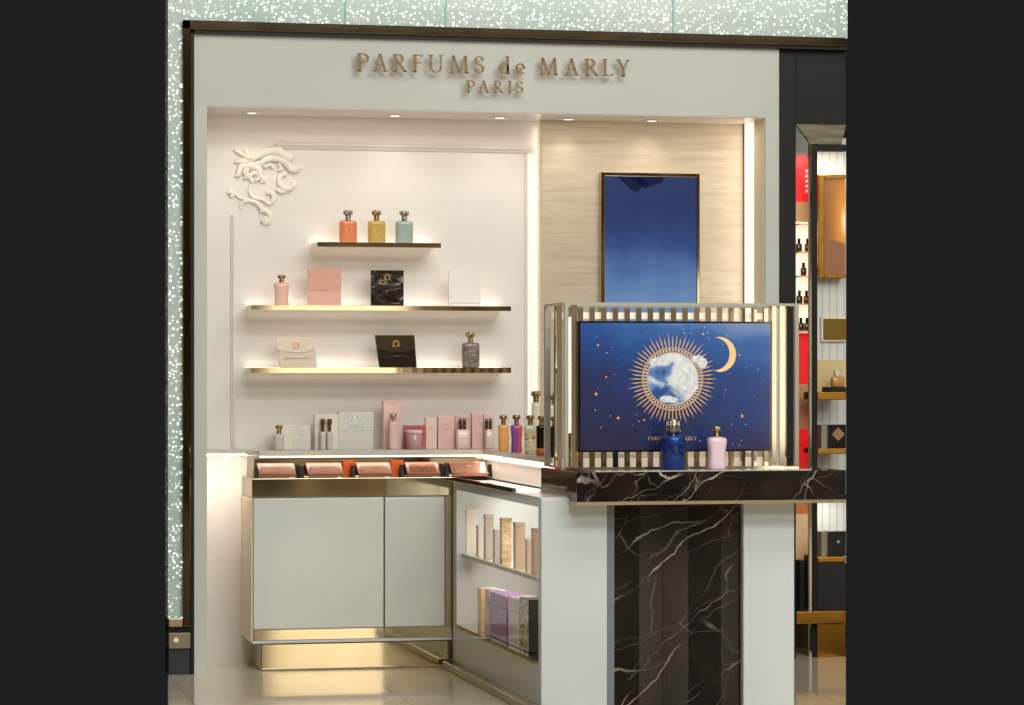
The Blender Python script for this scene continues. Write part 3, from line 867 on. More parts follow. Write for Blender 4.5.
for u, s in ((322.8, 'left'), (329.6, 'right')):
    bottle('slim frosted bottle with dark gold cap, %s one of the pair before the pearl carton' % s, at(u, YJ, zg1), wid(6), wid(6), wid(31), cl('frosted_clear_slim', (216, 210, 202), .2), mat('dark_gold', rgb(110, 88, 56), .3, 1), caph=wid(11), capw=wid(2.2), e=3, group='slim frosted bottles')
carton('large silvery white gift box with pale crest on the glass counter', at(355, -.12, zg1), wid(35), wid(13), wid(37), cl('silver_white_card', (204, 203, 197)), emblem=mat('ice_foil', rgb(222, 230, 228), .3), ez=.76, er=.22, split=.5)
PB = cl('rose_card', (232, 194, 184)); PB2 = cl('rose_card_light', (236, 206, 197)); PB3 = cl('rose_card_deep', (224, 178, 168))
carton('tall pink carton, tallest of the pink boxes, beside the candle', at(391.5, -.12, zg1), wid(18), wid(12), wid(48.5), PB, group=G2, name='perfume_carton', emblem=LINE, ez=.68, er=.2, split=.93, lidm=PB3)
bottle('slender pink bottle standing before the tallest pink carton', at(393.5, YJ - .03, zg1), wid(9.5), wid(8), wid(36), cl('rose_glass', (236, 202, 200), .15), CAPS, caph=wid(6), capw=wid(2.6), e=3)
# candle with magenta panels behind
carton('deep pink open carton behind the candle jar', at(414.5, -.12, zg1), wid(23), wid(10), wid(24), cl('raspberry_card', (190, 100, 110)), name='candle_carton')
t = thing('candle_jar', 'mauve glass candle jar with flat pink lid on the glass counter', 'candle', at(414, -.19, zg1))
b = MB(); b.loft([(0, .028, .028), (.003, .032, .032), (wid(15.5), .034, .034), (wid(16), .03, .03)], n=36); b.build('jar', cl('mauve_glass', (206, 162, 162), .2), t, local=True)
b = MB(); b.loft([(wid(16), .034, .034), (wid(16) + .001, .036, .036), (wid(19), .036, .036), (wid(19.5), .033, .033)], n=36); b.build('lid', PB2, t, local=True)
for u, w, h, m, lab, y in ((430.5, 11, 31.5, PB2, 'narrow pink carton with white crest right of the candle jar', -.12),
                           (445.3, 17, 33, PB, 'pink carton with pale printed lines, second right of the candle jar', -.12),
                           (461.8, 16, 33, PB3, 'deeper pink carton behind the bottle with two dark cap bars', -.12),
                           (476.5, 11.5, 36, PB, 'pink carton with faint crest, taller than its neighbours', -.12),
                           (488, 11, 35, PB2, 'rightmost pink carton, beside the orange bottle', -.12)):
    o = carton(lab, at(u, y, zg1), wid(w), wid(11), wid(h), m, group=G2, name='perfume_carton', emblem=mat('pearl_foil', rgb(250, 226, 214), .3), ez=.7, er=.2)
for u, h, lab in ((462.5, 31, 'wide pale pink bottle with silver caps before the deeper pink carton'), (488.5, 31, 'pale pink bottle with dark twin cap at the end of the pink boxes')):
    t = thing('perfume_bottle', lab, 'perfume bottle', at(u, YJ, zg1))
    w = wid(13 if h and u < 470 else 7)
    b = MB(); b.loft([(0, w * .46, .017), (.004, w / 2, .02), (wid(18.5), w / 2, .02), (wid(19.5), w * .44, .016)], e=6, n=28); b.build('body', PB2, t, local=True)
    for s in (-1, 1):
        b = MB(); b.loft([(wid(19), .0065, .0065), (wid(30), .0065, .0065), (wid(30.5), .005, .005)], n=16, cx=s * .009); b.build('cap', mat('dark_silver', rgb(96, 86, 78), .2, 1), t, local=True)

# row of coloured bottles along the projecting counter
def flor():
    m = cl('floral_print', (236, 224, 190))
    nt, n, l, b = nodes(m)
    tc = n.new('ShaderNodeTexCoord'); vo = n.new('ShaderNodeTexVoronoi'); vo.inputs['Scale'].default_value = 95
    l.new(tc.outputs['Object'], vo.inputs['Vector'])
    sp = n.new('ShaderNodeSeparateColor'); l.new(vo.outputs['Color'], sp.inputs[0])
    r = ramp(n, [(0, rgb(238, 230, 205)), (.45, rgb(206, 214, 160)), (.6, rgb(236, 200, 90)), (.75, rgb(216, 84, 60)), (.9, rgb(196, 208, 206))], 'CONSTANT')
    l.new(sp.outputs[0], r.inputs[0]); l.new(r.outputs[0], b.inputs['Base Color'])
    return m
def twotone():
    m = cl('violet_red_lacquer', (150, 60, 160))
    nt, n, l, b = nodes(m)
    tc = n.new('ShaderNodeTexCoord'); sp = n.new('ShaderNodeSeparateXYZ'); l.new(tc.outputs['Generated'], sp.inputs[0])
    nz = n.new('ShaderNodeTexNoise'); nz.inputs['Scale'].default_value = 3; l.new(tc.outputs['Generated'], nz.inputs['Vector'])
    ma = n.new('ShaderNodeMath'); ma.operation = 'MULTIPLY_ADD'; l.new(nz.outputs['Fac'], ma.inputs[0]); ma.inputs[1].default_value = .6; l.new(sp.outputs[0], ma.inputs[2])
    r = ramp(n, [(.6, rgb(140, 84, 172)), (.82, rgb(190, 84, 120)), (1.05, rgb(220, 100, 92))])
    l.new(ma.outputs[0], r.inputs[0]); l.new(r.outputs[0], b.inputs['Base Color'])
    return m
XB = XG + .05
row = ((503.5, 36.5, 11, cl('peach_orange', (244, 176, 104)), 'peach orange tall bottle, first of the coloured row on the projecting counter'),
       (516.5, 38.5, 12.5, twotone(), 'violet and red tall bottle in the coloured row'),
       (530.2, 40, 12.5, flor(), 'flower-printed cream bottle in the coloured row'),
       (541.5, 41, 11, cl('jet_black', (24, 20, 22)), 'black bottle with an orange foot half behind the glass case edge'),
       (554.5, 42, 12, cl('jet_black_b', (18, 17, 20)), 'black bottle seen inside the left fins of the glass case'))
for i, (u, h, w, m, lab) in enumerate(row):
    Y = YX(u, XB)
    k = (Y + CY) / F
    o = bottle(lab, (XB, Y, zg1), w * k, w * k * .8, h * k, m, CAPG, caph=8 * k, capw=3.6 * k, e=2.6, shape='bust' if i in (1, 2) else 'square', group='tall bottles along the projecting counter')
    if i == 3:
        MB().loft([(-.0, w * k * .515, w * k * .42), (.03, w * k * .515, w * k * .42)], e=2.6).build('orange_band', cl('orange_band', (238, 110, 40)), o, local=True)
# tall white bottle with a ball stopper behind them
xx, Yb = XG + .2, YX(536, XG + .2)
bottle('tall ivory bottle with round antique gold stopper behind the coloured row', (xx, Yb, zg1), .036, .034, (448 - 390) * (Yb + CY) / F + .012, cl('ivory_glass', (238, 226, 202)), CAPG, caph=.042, capw=.018, e=2.4)
xx, Yb = XG + .2, YX(551, XG + .2)  # repeat of the bottle above, standing in for its reflection
bottle('second ivory bottle built in place of a reflection in the case', (xx, Yb, zg1), .036, .034, (448 - 390) * (Yb + CY) / F + .012, cl('ivory_reflection', (232, 222, 200)), CAPG, caph=.042, capw=.018, e=2.4)

# ---- copper presentation boxes leaning on black easels on the worktop
COP = grain(mat('rose_copper_foil', rgb(192, 136, 116), .3, .4), rgb(182, 124, 104), rgb(206, 154, 134), 9, (1, 1, 3))
COPD = grain(mat('dark_copper_foil', rgb(126, 70, 46), .3, .4), rgb(128, 74, 50), rgb(160, 100, 72), 9, (1, 1, 3))
G3 = 'copper presentation boxes on the cabinet'
def tray(u0, u1, Y0, z, face, label, y1v=None):
    x0, x1 = WX(u0, Y0), WX(u1, Y0)
    w = x1 - x0; dp, hh = .07, .05
    t = thing('presentation_box', label, 'box', ((x0 + x1) / 2, Y0, z), group=G3)
    s = Vector((0, dp, hh)).normalized(); nrm = Vector((0, -hh, dp)).normalized()
    L = math.hypot(dp, hh)
    def slab(mb, a0, a1, l0, l1, h0, h1):
        b = len(mb.v)
        for hgt in (h0, h1):
            for a, l in ((a0, l0), (a1, l0), (a1, l1), (a0, l1)):
                p = s * l + nrm * hgt
                mb.v.append((a, p.y, p.z))
        for q in ((0, 3, 2, 1), (4, 5, 6, 7), (0, 1, 5, 4), (1, 2, 6, 5), (2, 3, 7, 6), (3, 0, 4, 7)): mb.face([b + i for i in q])
    b = MB(); slab(b, -w / 2, w / 2, 0.004, L, .004, .014); b.build('tray', COP, t, local=True, bevel=.002)
    b = MB(); slab(b, -w / 2 + .014, w / 2 - .014, .012, L - .01, .014, .018); b.build('face', face, t, local=True, bevel=.001)
    b = MB(); slab(b, -w / 2, w / 2, 0, .005, .004, .022); b.build('lip', COP, t, local=True)
    b = MB()
    p = s * (L * .6) + nrm * .019
    for sx in (-1, 0, 1):
        b.ball((sx * .007, p.y, p.z), .0035, n=5, sc=(1, .6, 1))
    b.build('crest', GOLDP, t, local=True)
    return t
YT = YC + .02
trs = ((259, 296, COP, 'rose copper box leaning at the left end of the cabinet top'), (308, 343.5, COP, 'rose copper box leaning second from left on the cabinet top'),
       (358.5, 392, COP, 'rose copper box leaning in the middle of the row of five'), (407.5, 440, COPD, 'dark copper box leaning near the corner of the cabinet top'))
for u0, u1, fm, lab in trs:
    tray(u0, u1, YT, zw, fm, lab)
tray(452, 488, YT - .03, zw, COP, 'rose copper box leaning in the corner where the counters meet')
for u, y, near in ((256.5, YT, 'at the left end of the row'), (302.3, YT, 'between the first and second copper boxes'), (353.5, YT, 'between the second and third copper boxes'), (402.5, YT, 'beside the dark copper box'), (447.5, YT, 'at the cabinet corner'), (491, YT - .03, 'right of the corner copper box')):
    x = WX(u, y)
    b = MB(); bb = len(b.v)
    for xx in (x - .0075, x + .0075):
        b.v += [(xx, y - .004, zw), (xx, y + .066, zw), (xx, y + .03, zw + .052), (xx, y + .02, zw + .052)]
    for q in ((0, 1, 2, 3), (7, 6, 5, 4), (0, 4, 5, 1), (1, 5, 6, 2), (2, 6, 7, 3), (3, 7, 4, 0)): b.face([bb + i for i in q])
    tag(b.build('easel', M['black'], bevel=.001), 'small black wedge stand ' + near, 'stand', 'black wedge stands on the cabinet top')
for u0, u1 in ((343.5, 355), (391, 403.5)):
    x0, x1 = WX(u0, YT + .055), WX(u1, YT + .055)
    tag(MB().box(x0, x1, YT + .055, YT + .066, zw, zw + .07).build('orange_card', mat('orange_card', rgb(226, 100, 34), .3)), 'bright orange card standing %s the third copper box' % ('left of' if u0 < 370 else 'right of'), 'card', 'orange cards between copper boxes')

# ================================================================== PROJECTING COUNTER
zpt = .79
XR = WX(793, YP)
t = thing('projecting_counter', 'white gloss projecting counter with open lit side shelves and a black marble front', 'counter', (XP, YP, 0))
XI = XP + .36
Ya, Yz = YX(456.5, XP), YX(538.3, XP)
zo1, zo0 = WZ(452, 489, YC), WZ(455, 622, YC)
YE = YC - .016
b = MB()
b.box(XP, XI, YE, Ya, 0.03, zpt)                   # far post
b.box(XP, WX(606, YP), Yz, YP + .002, 0.03, zpt)             # near post
b.box(WX(606, YP), XI, YP + .052, YP + .06, 0.06, zpt)
b.box(XP, XI, Ya, Yz, zo1, zpt)                    # top rail
b.box(XP, XI, Ya, Yz, 0.03, zo0 - .012)            # lower panel
b.build('side_frame', M['white'], t, bevel=.0015)
MB().box(XI, XI + .02, Ya, Yz, zo0, zo1).build('shelf_back', M['inner'], t)
MB().box(XP + .02, XI, Ya, Yz, zo0 - .012, zo0 - .001).build('bottom_shelf', grain(mat('mirror_shelf', rgb(206, 196, 176), .08, 1.0), rgb(200, 190, 170), rgb(212, 202, 184), 4), t)
MB().box(XP - .003, XP + .02, Ya, Yz, zo0 - .014, zo0).build('brass_nosing', M['brass'], t)
zs = WZ(459, 554, YC)
MB().box(XP + .03, XI, Ya, Yz, zs - .004, zs + .008).build('middle_shelf', M['frost'], t)
MB().box(XP + .022, XP + .03, Ya, Yz, zs - .006, zs + .009).build('shelf_nosing', M['steel'], t)
MB().box(XP + .05, XP + .07, Ya - .02, Yz + .02, zo1 - .006, zo1).build('light_strip', M['ledsoft'], t)
area('shelf_light', (XP + .17, (Ya + Yz) / 2, zo1 - .008), (0, math.radians(-35), 0), .05, abs(Ya - Yz) - .2, 5, WARM)
area('shelf_light', (XP + .12, (Ya + Yz) / 2, zs - .008), (0, math.radians(-25), 0), .04, abs(Ya - Yz) - .2, 3, WARM)
MB().box(XP - .002, XG + .02, YP, YE, zpt, zpt + .004).build('worktop', M['wall'], t)
MB().box(XP - .004, XP + .01, Yend, YE, zpt + .004, zpt + .02).build('worktop_edge', M['bronze'], t)
x1, x2, x3 = WX(606, YP), WX(614, YP), WX(742, YP)
MB().box(XI + .02, XR, YP + .03, -.07, .06, zpt).build('carcass', M['white'], t)
MB().box(XP, x1, YP - .018, YP, .0, zpt).build('front_panel', M['white'], t, bevel=.004)
MB().box(x1 + .001, x2, YP - .004, YP + .03, .0, zpt).build('shaded_reveal', mat('shaded_reveal', rgb(118, 120, 126), .2, coat=.4), t)  # grey stands in for shade at the white panel's side
MB().box(x3, XR, YP - .018, YP + .03, .0, zpt).build('front_panel', M['white'], t, bevel=.004)
MB().box(XP - .045, XP + .05, YP - .05, YE, 0, .03).build('plinth', M['brassdull'], t, bevel=.006)
# folded marble front: each leaf its own slab
us = (614, 640, 663, 689.5, 721.5, 742)
ys = (.013, .013, .008, .011, .009, .013)
for i in range(5):
    xa, xb = WX(us[i], YP), WX(us[i + 1], YP)
    MB().plan([(xa, YP + ys[i]), (xb - .0012, YP + ys[i + 1]), (xb - .0012, YP + .05), (xa, YP + .05)], 0, zpt).build('marble_leaf', M['marble'], t)

# ---- marble slab
XS0, YS = WX(577, -2.15), -2.15
YSb = YX(541, XS0)
XS1 = WX(846, YS)
zs1 = .89
t = thing('marble_slab', 'thick black marble counter slab with white veins and a brass under-edge', 'countertop', (XS0, YS, zpt))
MB().box(XS0, XS1, YS, YSb, zpt + .012, zs1).build('slab', M['marble2'], t, bevel=.002)
MB().box(XS0, XS1, YS, YP - .02, zpt - .008, zpt + .012).build('apron', M['marble2'], t)
MB().box(XS0 - .004, XS1, YS - .004, YP - .02, zpt - .02, zpt - .008).build('brass_trim', M['brassdull'], t)
MB().box(XS0 - .004, XS1, YP - .02, YSb, zpt + .001, zpt + .012).build('brass_trim', M['brassdull'], t)
MB().box(WX(590, YS + .1), XS1 - .13, YS + .015, YSb - .02, zs1, zs1 + .004).build('glass_inlay', mat('pale_glass_inlay', rgb(196, 192, 180), .1, coat=.6), t)

# ---- fin-sided chrome display case
zk0, zk1 = zs1 + .004, WZ(670, 303, -1.9)
YK0, YK1 = -1.93, YSb - .02
XK0, XK1 = YX(0, 0) * 0 + XS0 + .006, WX(799, YK0)
t = thing('display_case', 'chrome display case with upright mirror fins on the black marble slab', 'display case', ((XK0 + XK1) / 2, YK0, zk0))
b = MB()
for y in (YK0, YK1 - .01): b.box(XK0, XK1, y, y + .01, zk1 - .01, zk1)
for x in (XK0, XK1 - .01): b.box(x, x + .01, YK0 + .01, YK1 - .01, zk1 - .01, zk1)
b.build('top_frame', M['steel'], t)
MB().box(XK0, XK1, YK0, YK1, zk0, zk0 + .006).build('base_plate', M['chrome'], t)
for x, y, w in ((XK0, YK1 - .022, .022), (XK0 + .0, YK0, .016), (XK1 - .016, YK0, .016), (XK1 - .022, YK1 - .022, .022)):
    MB().box(x, x + w, y, y + .02, zk0 + .006, zk1 - .01).build('post', M['steel'], t, bevel=.001)
nb = 19
for i in range(nb):
    x = XK0 + .04 + (XK1 - XK0 - .08) * i / (nb - 1)
    MB().box(x - .011, x + .011, YK1 - .05, YK1 - .044, zk0 + .006, zk1 - .01).build('fin', M['fin'], t)
for x in (XK0, XK1 - .01):
    for y in (YK0 + .12,):
        MB().box(x, x + .01, y, y + .03, zk0 + .006, zk1 - .01).build('fin', M['fin'], t)
for u0, u1 in ((557, 562.5), (571.5, 577.5), (772.5, 776.5), (780, 785)):
    MB().box(WX(u0, YK0), WX(u1, YK0), YK0 + .002, YK0 + .014, zk0 + .006, zk1 - .01).build('fin', M['fin'], t)
MB().box(WX(787.5, YK0), WX(791, YK0), YK0 + .002, YK0 + .014, zk0 + .006, zk1 - .01).build('dark_fin', M['black'], t)
MB().box(WX(565, YK0 + .05), WX(570.5, YK0 + .05), YK0 + .05, YK0 + .06, WZ(567, 433, YK0 + .05), WZ(567, 317, YK0 + .05)).build('light_bar', M['ledsoft'], t)
MB().box(XK0 + .03, XK1 - .03, YK1 - .028, YK1 - .02, zk0 + .006, zk0 + .03).build('light_bar', M['ledfaint'], t)
MB().box(XK0 + .03, XK1 - .03, YK1 - .028, YK1 - .02, zk1 - .055, zk1 - .03).build('light_bar', M['ledfaint'], t)

# ---- poster panel on the front of the case
YQ = YK0 - .022
px0, pz1 = W(578.5, 320.5, YQ); px1, pz0 = W(772, 451.5, YQ)
pz1 = (pz1 + WZ(772, 322, YQ)) / 2
pz0 = (pz0 + WZ(578, 452, YQ)) / 2
t = thing('poster_panel', 'framed night-blue poster with a rayed sun, cloudy globe and gold crescent moon', 'poster', ((px0 + px1) / 2, YQ, pz0))
MB().box(px0, px1, YQ, YQ + .02, pz0, pz1).build('frame', M['bronze'], t, bevel=.001)
MB().box(px0 + .007, px1 - .007, YQ - .001, YQ + .001, pz0 + .007, pz1 - .007).build('print', M['poster'], t)
def pp(u, v): return W(u, v, YQ)
SUNG = mat('sun_ray_print', rgb(196, 160, 118), .4)
b = MB(); cu, cv = 672.5, 379
kx, kz = pp(cu, cv); s1 = (pp(cu + 1, cv)[0] - kx)
for i in range(60):
    a = 2 * math.pi * i / 60
    L = (46, 41, 44, 42)[i % 4]
    w = .016
    P = [(kx + s1 * r * math.cos(a + d), kz + s1 * r * math.sin(a + d)) for r, d in ((30, -w), (37, -w * 1.1), (L, 0), (37, w * 1.1), (30, w))]
    b.prism(P, YQ - .0022, YQ - .001)
b.build('sun_rays', SUNG, t)
def ring(mb, r0, r1, y0, n=64):
    for i in range(n):
        a, c = 2 * math.pi * i / n, 2 * math.pi * (i + 1) / n
        mb.prism([(kx + s1 * r * math.cos(q), kz + s1 * r * math.sin(q)) for r, q in ((r0, a), (r1, a), (r1, c), (r0, c))], y0, YQ - .001)
b = MB(); ring(b, 25, 26.4, YQ - .0026); ring(b, 29, 30.6, YQ - .0026); b.build('sun_ring', SUNG, t)
b = MB()
for i in range(56):
    a = 2 * math.pi * i / 56
    x, z = kx + s1 * 27.7 * math.cos(a), kz + s1 * 27.7 * math.sin(a)
    r = s1 * .75
    b.prism([(x - r, z - r), (x + r, z - r), (x + r, z + r), (x - r, z + r)], YQ - .0024, YQ - .001)
b.build('bead_ring', mat('bead_print', rgb(240, 222, 196), .4), t)
def globe():
    m = mat('globe_print', rgb(120, 150, 200), .35)
    nt, n, l, bb = nodes(m)
    tc = n.new('ShaderNodeTexCoord'); nz = n.new('ShaderNodeTexNoise'); nz.inputs['Scale'].default_value = 13; nz.inputs['Detail'].default_value = 9; nz.inputs['Distortion'].default_value = .6
    l.new(tc.outputs['Object'], nz.inputs['Vector'])
    sp = n.new('ShaderNodeSeparateXYZ'); l.new(tc.outputs['Generated'], sp.inputs[0])
    ma = n.new('ShaderNodeMath'); ma.operation = 'MULTIPLY_ADD'; l.new(sp.outputs[0], ma.inputs[0]); ma.inputs[1].default_value = .3; l.new(nz.outputs['Fac'], ma.inputs[2])
    m3 = n.new('ShaderNodeMath'); m3.operation = 'MULTIPLY_ADD'; l.new(sp.outputs[2], m3.inputs[0]); m3.inputs[1].default_value = .22; l.new(ma.outputs[0], m3.inputs[2])
    r = ramp(n, [(.55, rgb(36, 70, 138)), (.68, rgb(92, 130, 184)), (.76, rgb(196, 204, 214)), (.92, rgb(228, 224, 220))])
    l.new(m3.outputs[0], r.inputs[0]); l.new(r.outputs[0], bb.inputs['Base Color'])
    return m
b = MB(); b.prism([(kx + s1 * 25 * math.cos(2 * math.pi * i / 48), kz + s1 * 25 * math.sin(2 * math.pi * i / 48)) for i in range(48)], YQ - .0022, YQ - .001)
b.build('globe', globe(), t)
b = MB()     # small clouds across the globe
for u, v, ru, rv in ((658, 361, 9, 3.6), (667, 399, 7.5, 3.4), (672, 400, 6, 3), (686, 376, 9, 10), (690, 385, 8, 8), (655, 363, 5, 2.6), (681, 368, 7, 5), (697, 359, 6.5, 3.6), (702, 363, 5, 5)):
    x, z = pp(u, v)
    b.prism([(x + s1 * ru * math.cos(2 * math.pi * i / 20) * (1 + .12 * math.sin(3 * i)), z + s1 * rv * math.sin(2 * math.pi * i / 20)) for i in range(20)], YQ - .003 - rnd.random() * .0004, YQ - .0012)
b.build('clouds', grain(mat('cloud_print', rgb(224, 222, 220), .4), rgb(170, 182, 200), rgb(240, 236, 230), 60), t)
b = MB()     # crescent
mx, mz_ = pp(718, 354.5)
P = []
for i in range(25):
    a = math.radians(-100 + 200 * i / 24) * .92
    P.append((mx + s1 * (1.0 + 17 * math.cos(a)), mz_ + s1 * 17 * math.sin(a)))
for i in range(25):
    a = math.radians(92 - 184 * i / 24)
    P.append((mx + s1 * (-5.0 + 15 * math.cos(a) + 1.5), mz_ + s1 * (15.8 * math.sin(a) + .6)))
for i in range(24):
    b.prism([P[i], P[i + 1], P[48 - i], P[49 - i]], YQ - .003, YQ - .001)
b.build('crescent_moon', mat('moon_print', rgb(240, 204, 142), .4), t)
b = MB()     # stars
for k in range(70):
    u, v = rnd.uniform(584, 767), rnd.uniform(326, 446)
    if math.hypot(u - cu, v - cv) < 45: continue
    x, z = pp(u, v); r = s1 * rnd.choice((.35, .45, .6))
    b.prism([(x + r * math.cos(i * math.pi / 3), z + r * math.sin(i * math.pi / 3)) for i in range(6)], YQ - .002, YQ - .001)
b.build('small_stars', mat('star_print', rgb(190, 200, 226), .4), t)
b = MB()
for u, v, r in ((596, 394, 1.6), (618, 418, 1.5), (742, 416, 1.6), (703, 334, 1.2), (739.5, 355, 1.1), (598, 345, 1.2), (676, 393, 1.8), (606, 377, 1), (644, 420, 1)):
    x, z = pp(u, v); r *= s1
    b.prism([(x + r * (1.3 if i % 2 == 0 else .6) * math.cos(i * math.pi / 4), z + r * (1.3 if i % 2 == 0 else .6) * math.sin(i * math.pi / 4)) for i in range(8)], YQ - .0033, YQ - .001)
b.build('orange_stars', mat('orange_star_print', rgb(240, 164, 90), .4), t)
b = MB()     # lettering along its foot
uu = 648.0
for c in 'PARFUMS de MARLY':
    adv = glyph(c)[0] if c != ' ' else .45
    x0, z0 = pp(uu, 440.2); x1_, z1_ = pp(uu + adv * 3.6, 436.6)
    if c != ' ': letter(b, c, x0, z0, x1_ - x0, z1_ - z0, YQ - .002, YQ - .001)
    uu += adv * 3.6 + .55
b.build('lettering', mat('gold_print', rgb(222, 190, 140), .4), t)

# ---- the two bottles on the slab
YL = -2.06
k = (YL + CY) / .972 / F
zi = zs1 + .004
nav = grain(mat('navy_metallic', rgb(36, 62, 132), .28, .55), rgb(32, 56, 124), rgb(44, 74, 148), 30)
bottle('royal blue cylindrical bottle with silver cap standing before the poster', (WX(673, YL), YL, zi), 24.5 * k, 24.5 * k, 51.5 * k, nav, CAPS, caph=15.5 * k, capw=6.4 * k, shape='round', emblem=mat('navy_relief', rgb(24, 38, 84), .3, .5))
bottle('pale lilac pink bottle with gold stopper standing before the poster', (WX(716.8, YL), YL, zi), 20 * k, 16 * k, 44 * k, grain(mat('lilac_glaze', rgb(226, 198, 208), .3, coat=.4), rgb(222, 194, 204), rgb(232, 206, 214), 10), CAPG, caph=9 * k, capw=4.4 * k, shape='bust')

# ================================================================== GOODS IN THE SIDE SHELVES
def ytall(u, X): return YX(u, X)
slim = ((467, 477, 508, 555, (226, 220, 208), 'pale ivory slim carton, first from the wall on the upper side shelf'),
        (478.3, 482.6, 523, 557, (214, 208, 198), 'short pale carton between the ivory and grey slim cartons'),
        (486, 493, 513, 561.5, (190, 184, 170), 'tall warm grey slim carton on the upper side shelf'),
        (495, 500, 528, 563, (188, 184, 184), 'short grey carton between grey and gold slim cartons'),
        (502.5, 511, 517.5, 568, (222, 196, 150), 'tall gold patterned slim carton on the upper side shelf'),
        (516, 524.5, 521, 571.5, (206, 178, 152), 'tall tan slim carton right of the gold patterned one'),
        (527.5, 532.5, 538, 574, (216, 190, 168), 'short rose beige carton near the front of the upper side shelf'),
        (534, 539.5, 527, 577, (200, 170, 146), 'tall rose beige carton at the front of the upper side shelf'))
for u0, u1, v0, v1, c, lab in slim:
    X = XP + .045
    Y = YX(u0 + .2, X); k = (Y + CY) / F * 1.02
    w = (u1 - u0) * k
    h = (v1 - v0) * k * .93
    m = cl('carton_' + str(int(u0)), c)
    if 500 < u0 < 503: grain(m, rgb(186, 152, 96), rgb(242, 224, 186), 28, (1, 1, 2))
    carton(lab, (X + w / 2, Y + .02, zs + .008), w * 1.2, .04, h, m, name='slim_carton', group='slim cartons on the upper side shelf', split=.9, lidm=m)
big = ((477, 484, 577, 624, (240, 206, 160), .07, 'cream and gold carton nearest the wall on the lower side shelf', None),
       (484.5, 490, 580, 629, (190, 180, 182), .07, 'mauve grey carton beside the purple box', None),
       (490.5, 507, 583, 633, (150, 84, 178), .1, 'purple gift box in the middle of the lower side shelf', (166, 96, 190)),
       (508, 519, 588, 641.5, (232, 228, 220), .1, 'white gift box between purple and black boxes', None),
       (519.5, 529, 597, 655, (40, 36, 34), .1, 'black gift box with gold marbled side at the front of the lower shelf', None))
for u0, u1, v0, v1, c, w, lab, c2 in big:
    X = XP + .03
    Ya_, Yb_ = YX(u0, X), YX(u1, X)
    Yb_ = max(Yb_, Yz + .02)
    if w == .07: Yb_ = Ya_ - .09
    k = (Yb_ + CY) / F * 1.02
    h = (v1 - v0) * k * .92
    m = cl('gift_' + str(int(u0)), c)
    t = thing('gift_box', lab, 'box', (X + w / 2, (Ya_ + Yb_) / 2, zo0), group='gift boxes on the lower side shelf')
    d = abs(Ya_ - Yb_) - .012
    if u0 > 519:
        m2 = grain(mat('gold_marbled_film', rgb(170, 150, 110), .15, coat=.5), rgb(70, 60, 44), rgb(216, 204, 170), 16, (1, 1, 2.5))
        MB().box(-w / 2, w / 2, -d / 2, d / 2, 0, h).build('carton', m, t, local=True, bevel=.002)
        MB().box(-w / 2 - .002, -w / 2, -d / 2 + .002, d / 2 - .002, .003, h - .003).build('marbled_side', m2, t, local=True)
    else:
        MB().box(-w / 2, w / 2, -d / 2, d / 2, 0, h * .72).build('base', m, t, local=True, bevel=.002)
        MB().box(-w / 2 - .001, w / 2 + .001, -d / 2 - .001, d / 2 + .001, h * .722, h).build('lid', cl('lid_' + str(int(u0)), c2 or c), t, local=True, bevel=.002)
# small purple bottle before the purple box
X = XP + .028; Y = YX(503, X)

# ================================================================== BLUE SCREEN
YV = -.1
sx0, sz1 = W(601, 171.5, YV); sx1 = WX(700, YV); sz0 = WZ(650, 348, YV)
t = thing('wall_screen', 'portrait blue video screen in a brass frame on the travertine panel', 'screen', ((sx0 + sx1) / 2, -.06, sz0))
fr = MB(); fw = .018
fr.box(sx0, sx0 + fw, YV, -.06, sz0, sz1).box(sx1 - fw * .8, sx1, YV, -.06, sz0, sz1).box(sx0 + fw, sx1 - fw * .8, YV, -.06, sz1 - .02, sz1).box(sx0 + fw, sx1 - fw * .8, YV, -.06, sz0, sz0 + .02)
fr.build('frame', M['brass'], t, bevel=.003)
MB().box(sx0 + fw, sx1 - fw * .8, YV + .008, -.062, sz0 + .02, sz1 - .02).build('display', M['screen'], t)
b = MB()
for P in ([(618, 175.5), (640, 176), (648, 181), (640, 188), (636, 191), (630, 187), (624, 181)], [(630, 176), (665, 176), (663, 181), (655, 184), (645, 187), (640, 183)]):
    b.prism([W(u, v + 1.2, YV) for u, v in P], YV + .006, YV + .008)
b.build('feathered_shape', mat('dark_screen_shape', rgb(6, 8, 20), .6, spec=.1, emit=rgb(16, 24, 58), es=.9), t)

# ================================================================== NEIGHBOURING SHOP ON THE RIGHT
YN = -.34
xk0 = xg1 + .001
t = thing('black_shopfront', 'matt black shopfront surround right of the grey portal', 'shopfront', (xk0, YN, 0))
xo = WX(796, YN)
zo_ = (WZ(797, 124, YN) + WZ(846, 125, YN)) / 2
xe_ = WX(846, YN)
MB().box(xk0, xo, YN, YN + .08, 0, zf1).build('pillar', M['black'], t, bevel=.002)
MB().box(xo, xe_, YN, YN + .05, zo_, zf1).build('fascia', M['black'], t, bevel=.002)
MB().box(xk0 + .02, xk0 + .024, YN - .001, YN, 0, zf1 - .02).build('panel_seam', mat('seam_black', rgb(8, 8, 8), .6), t)
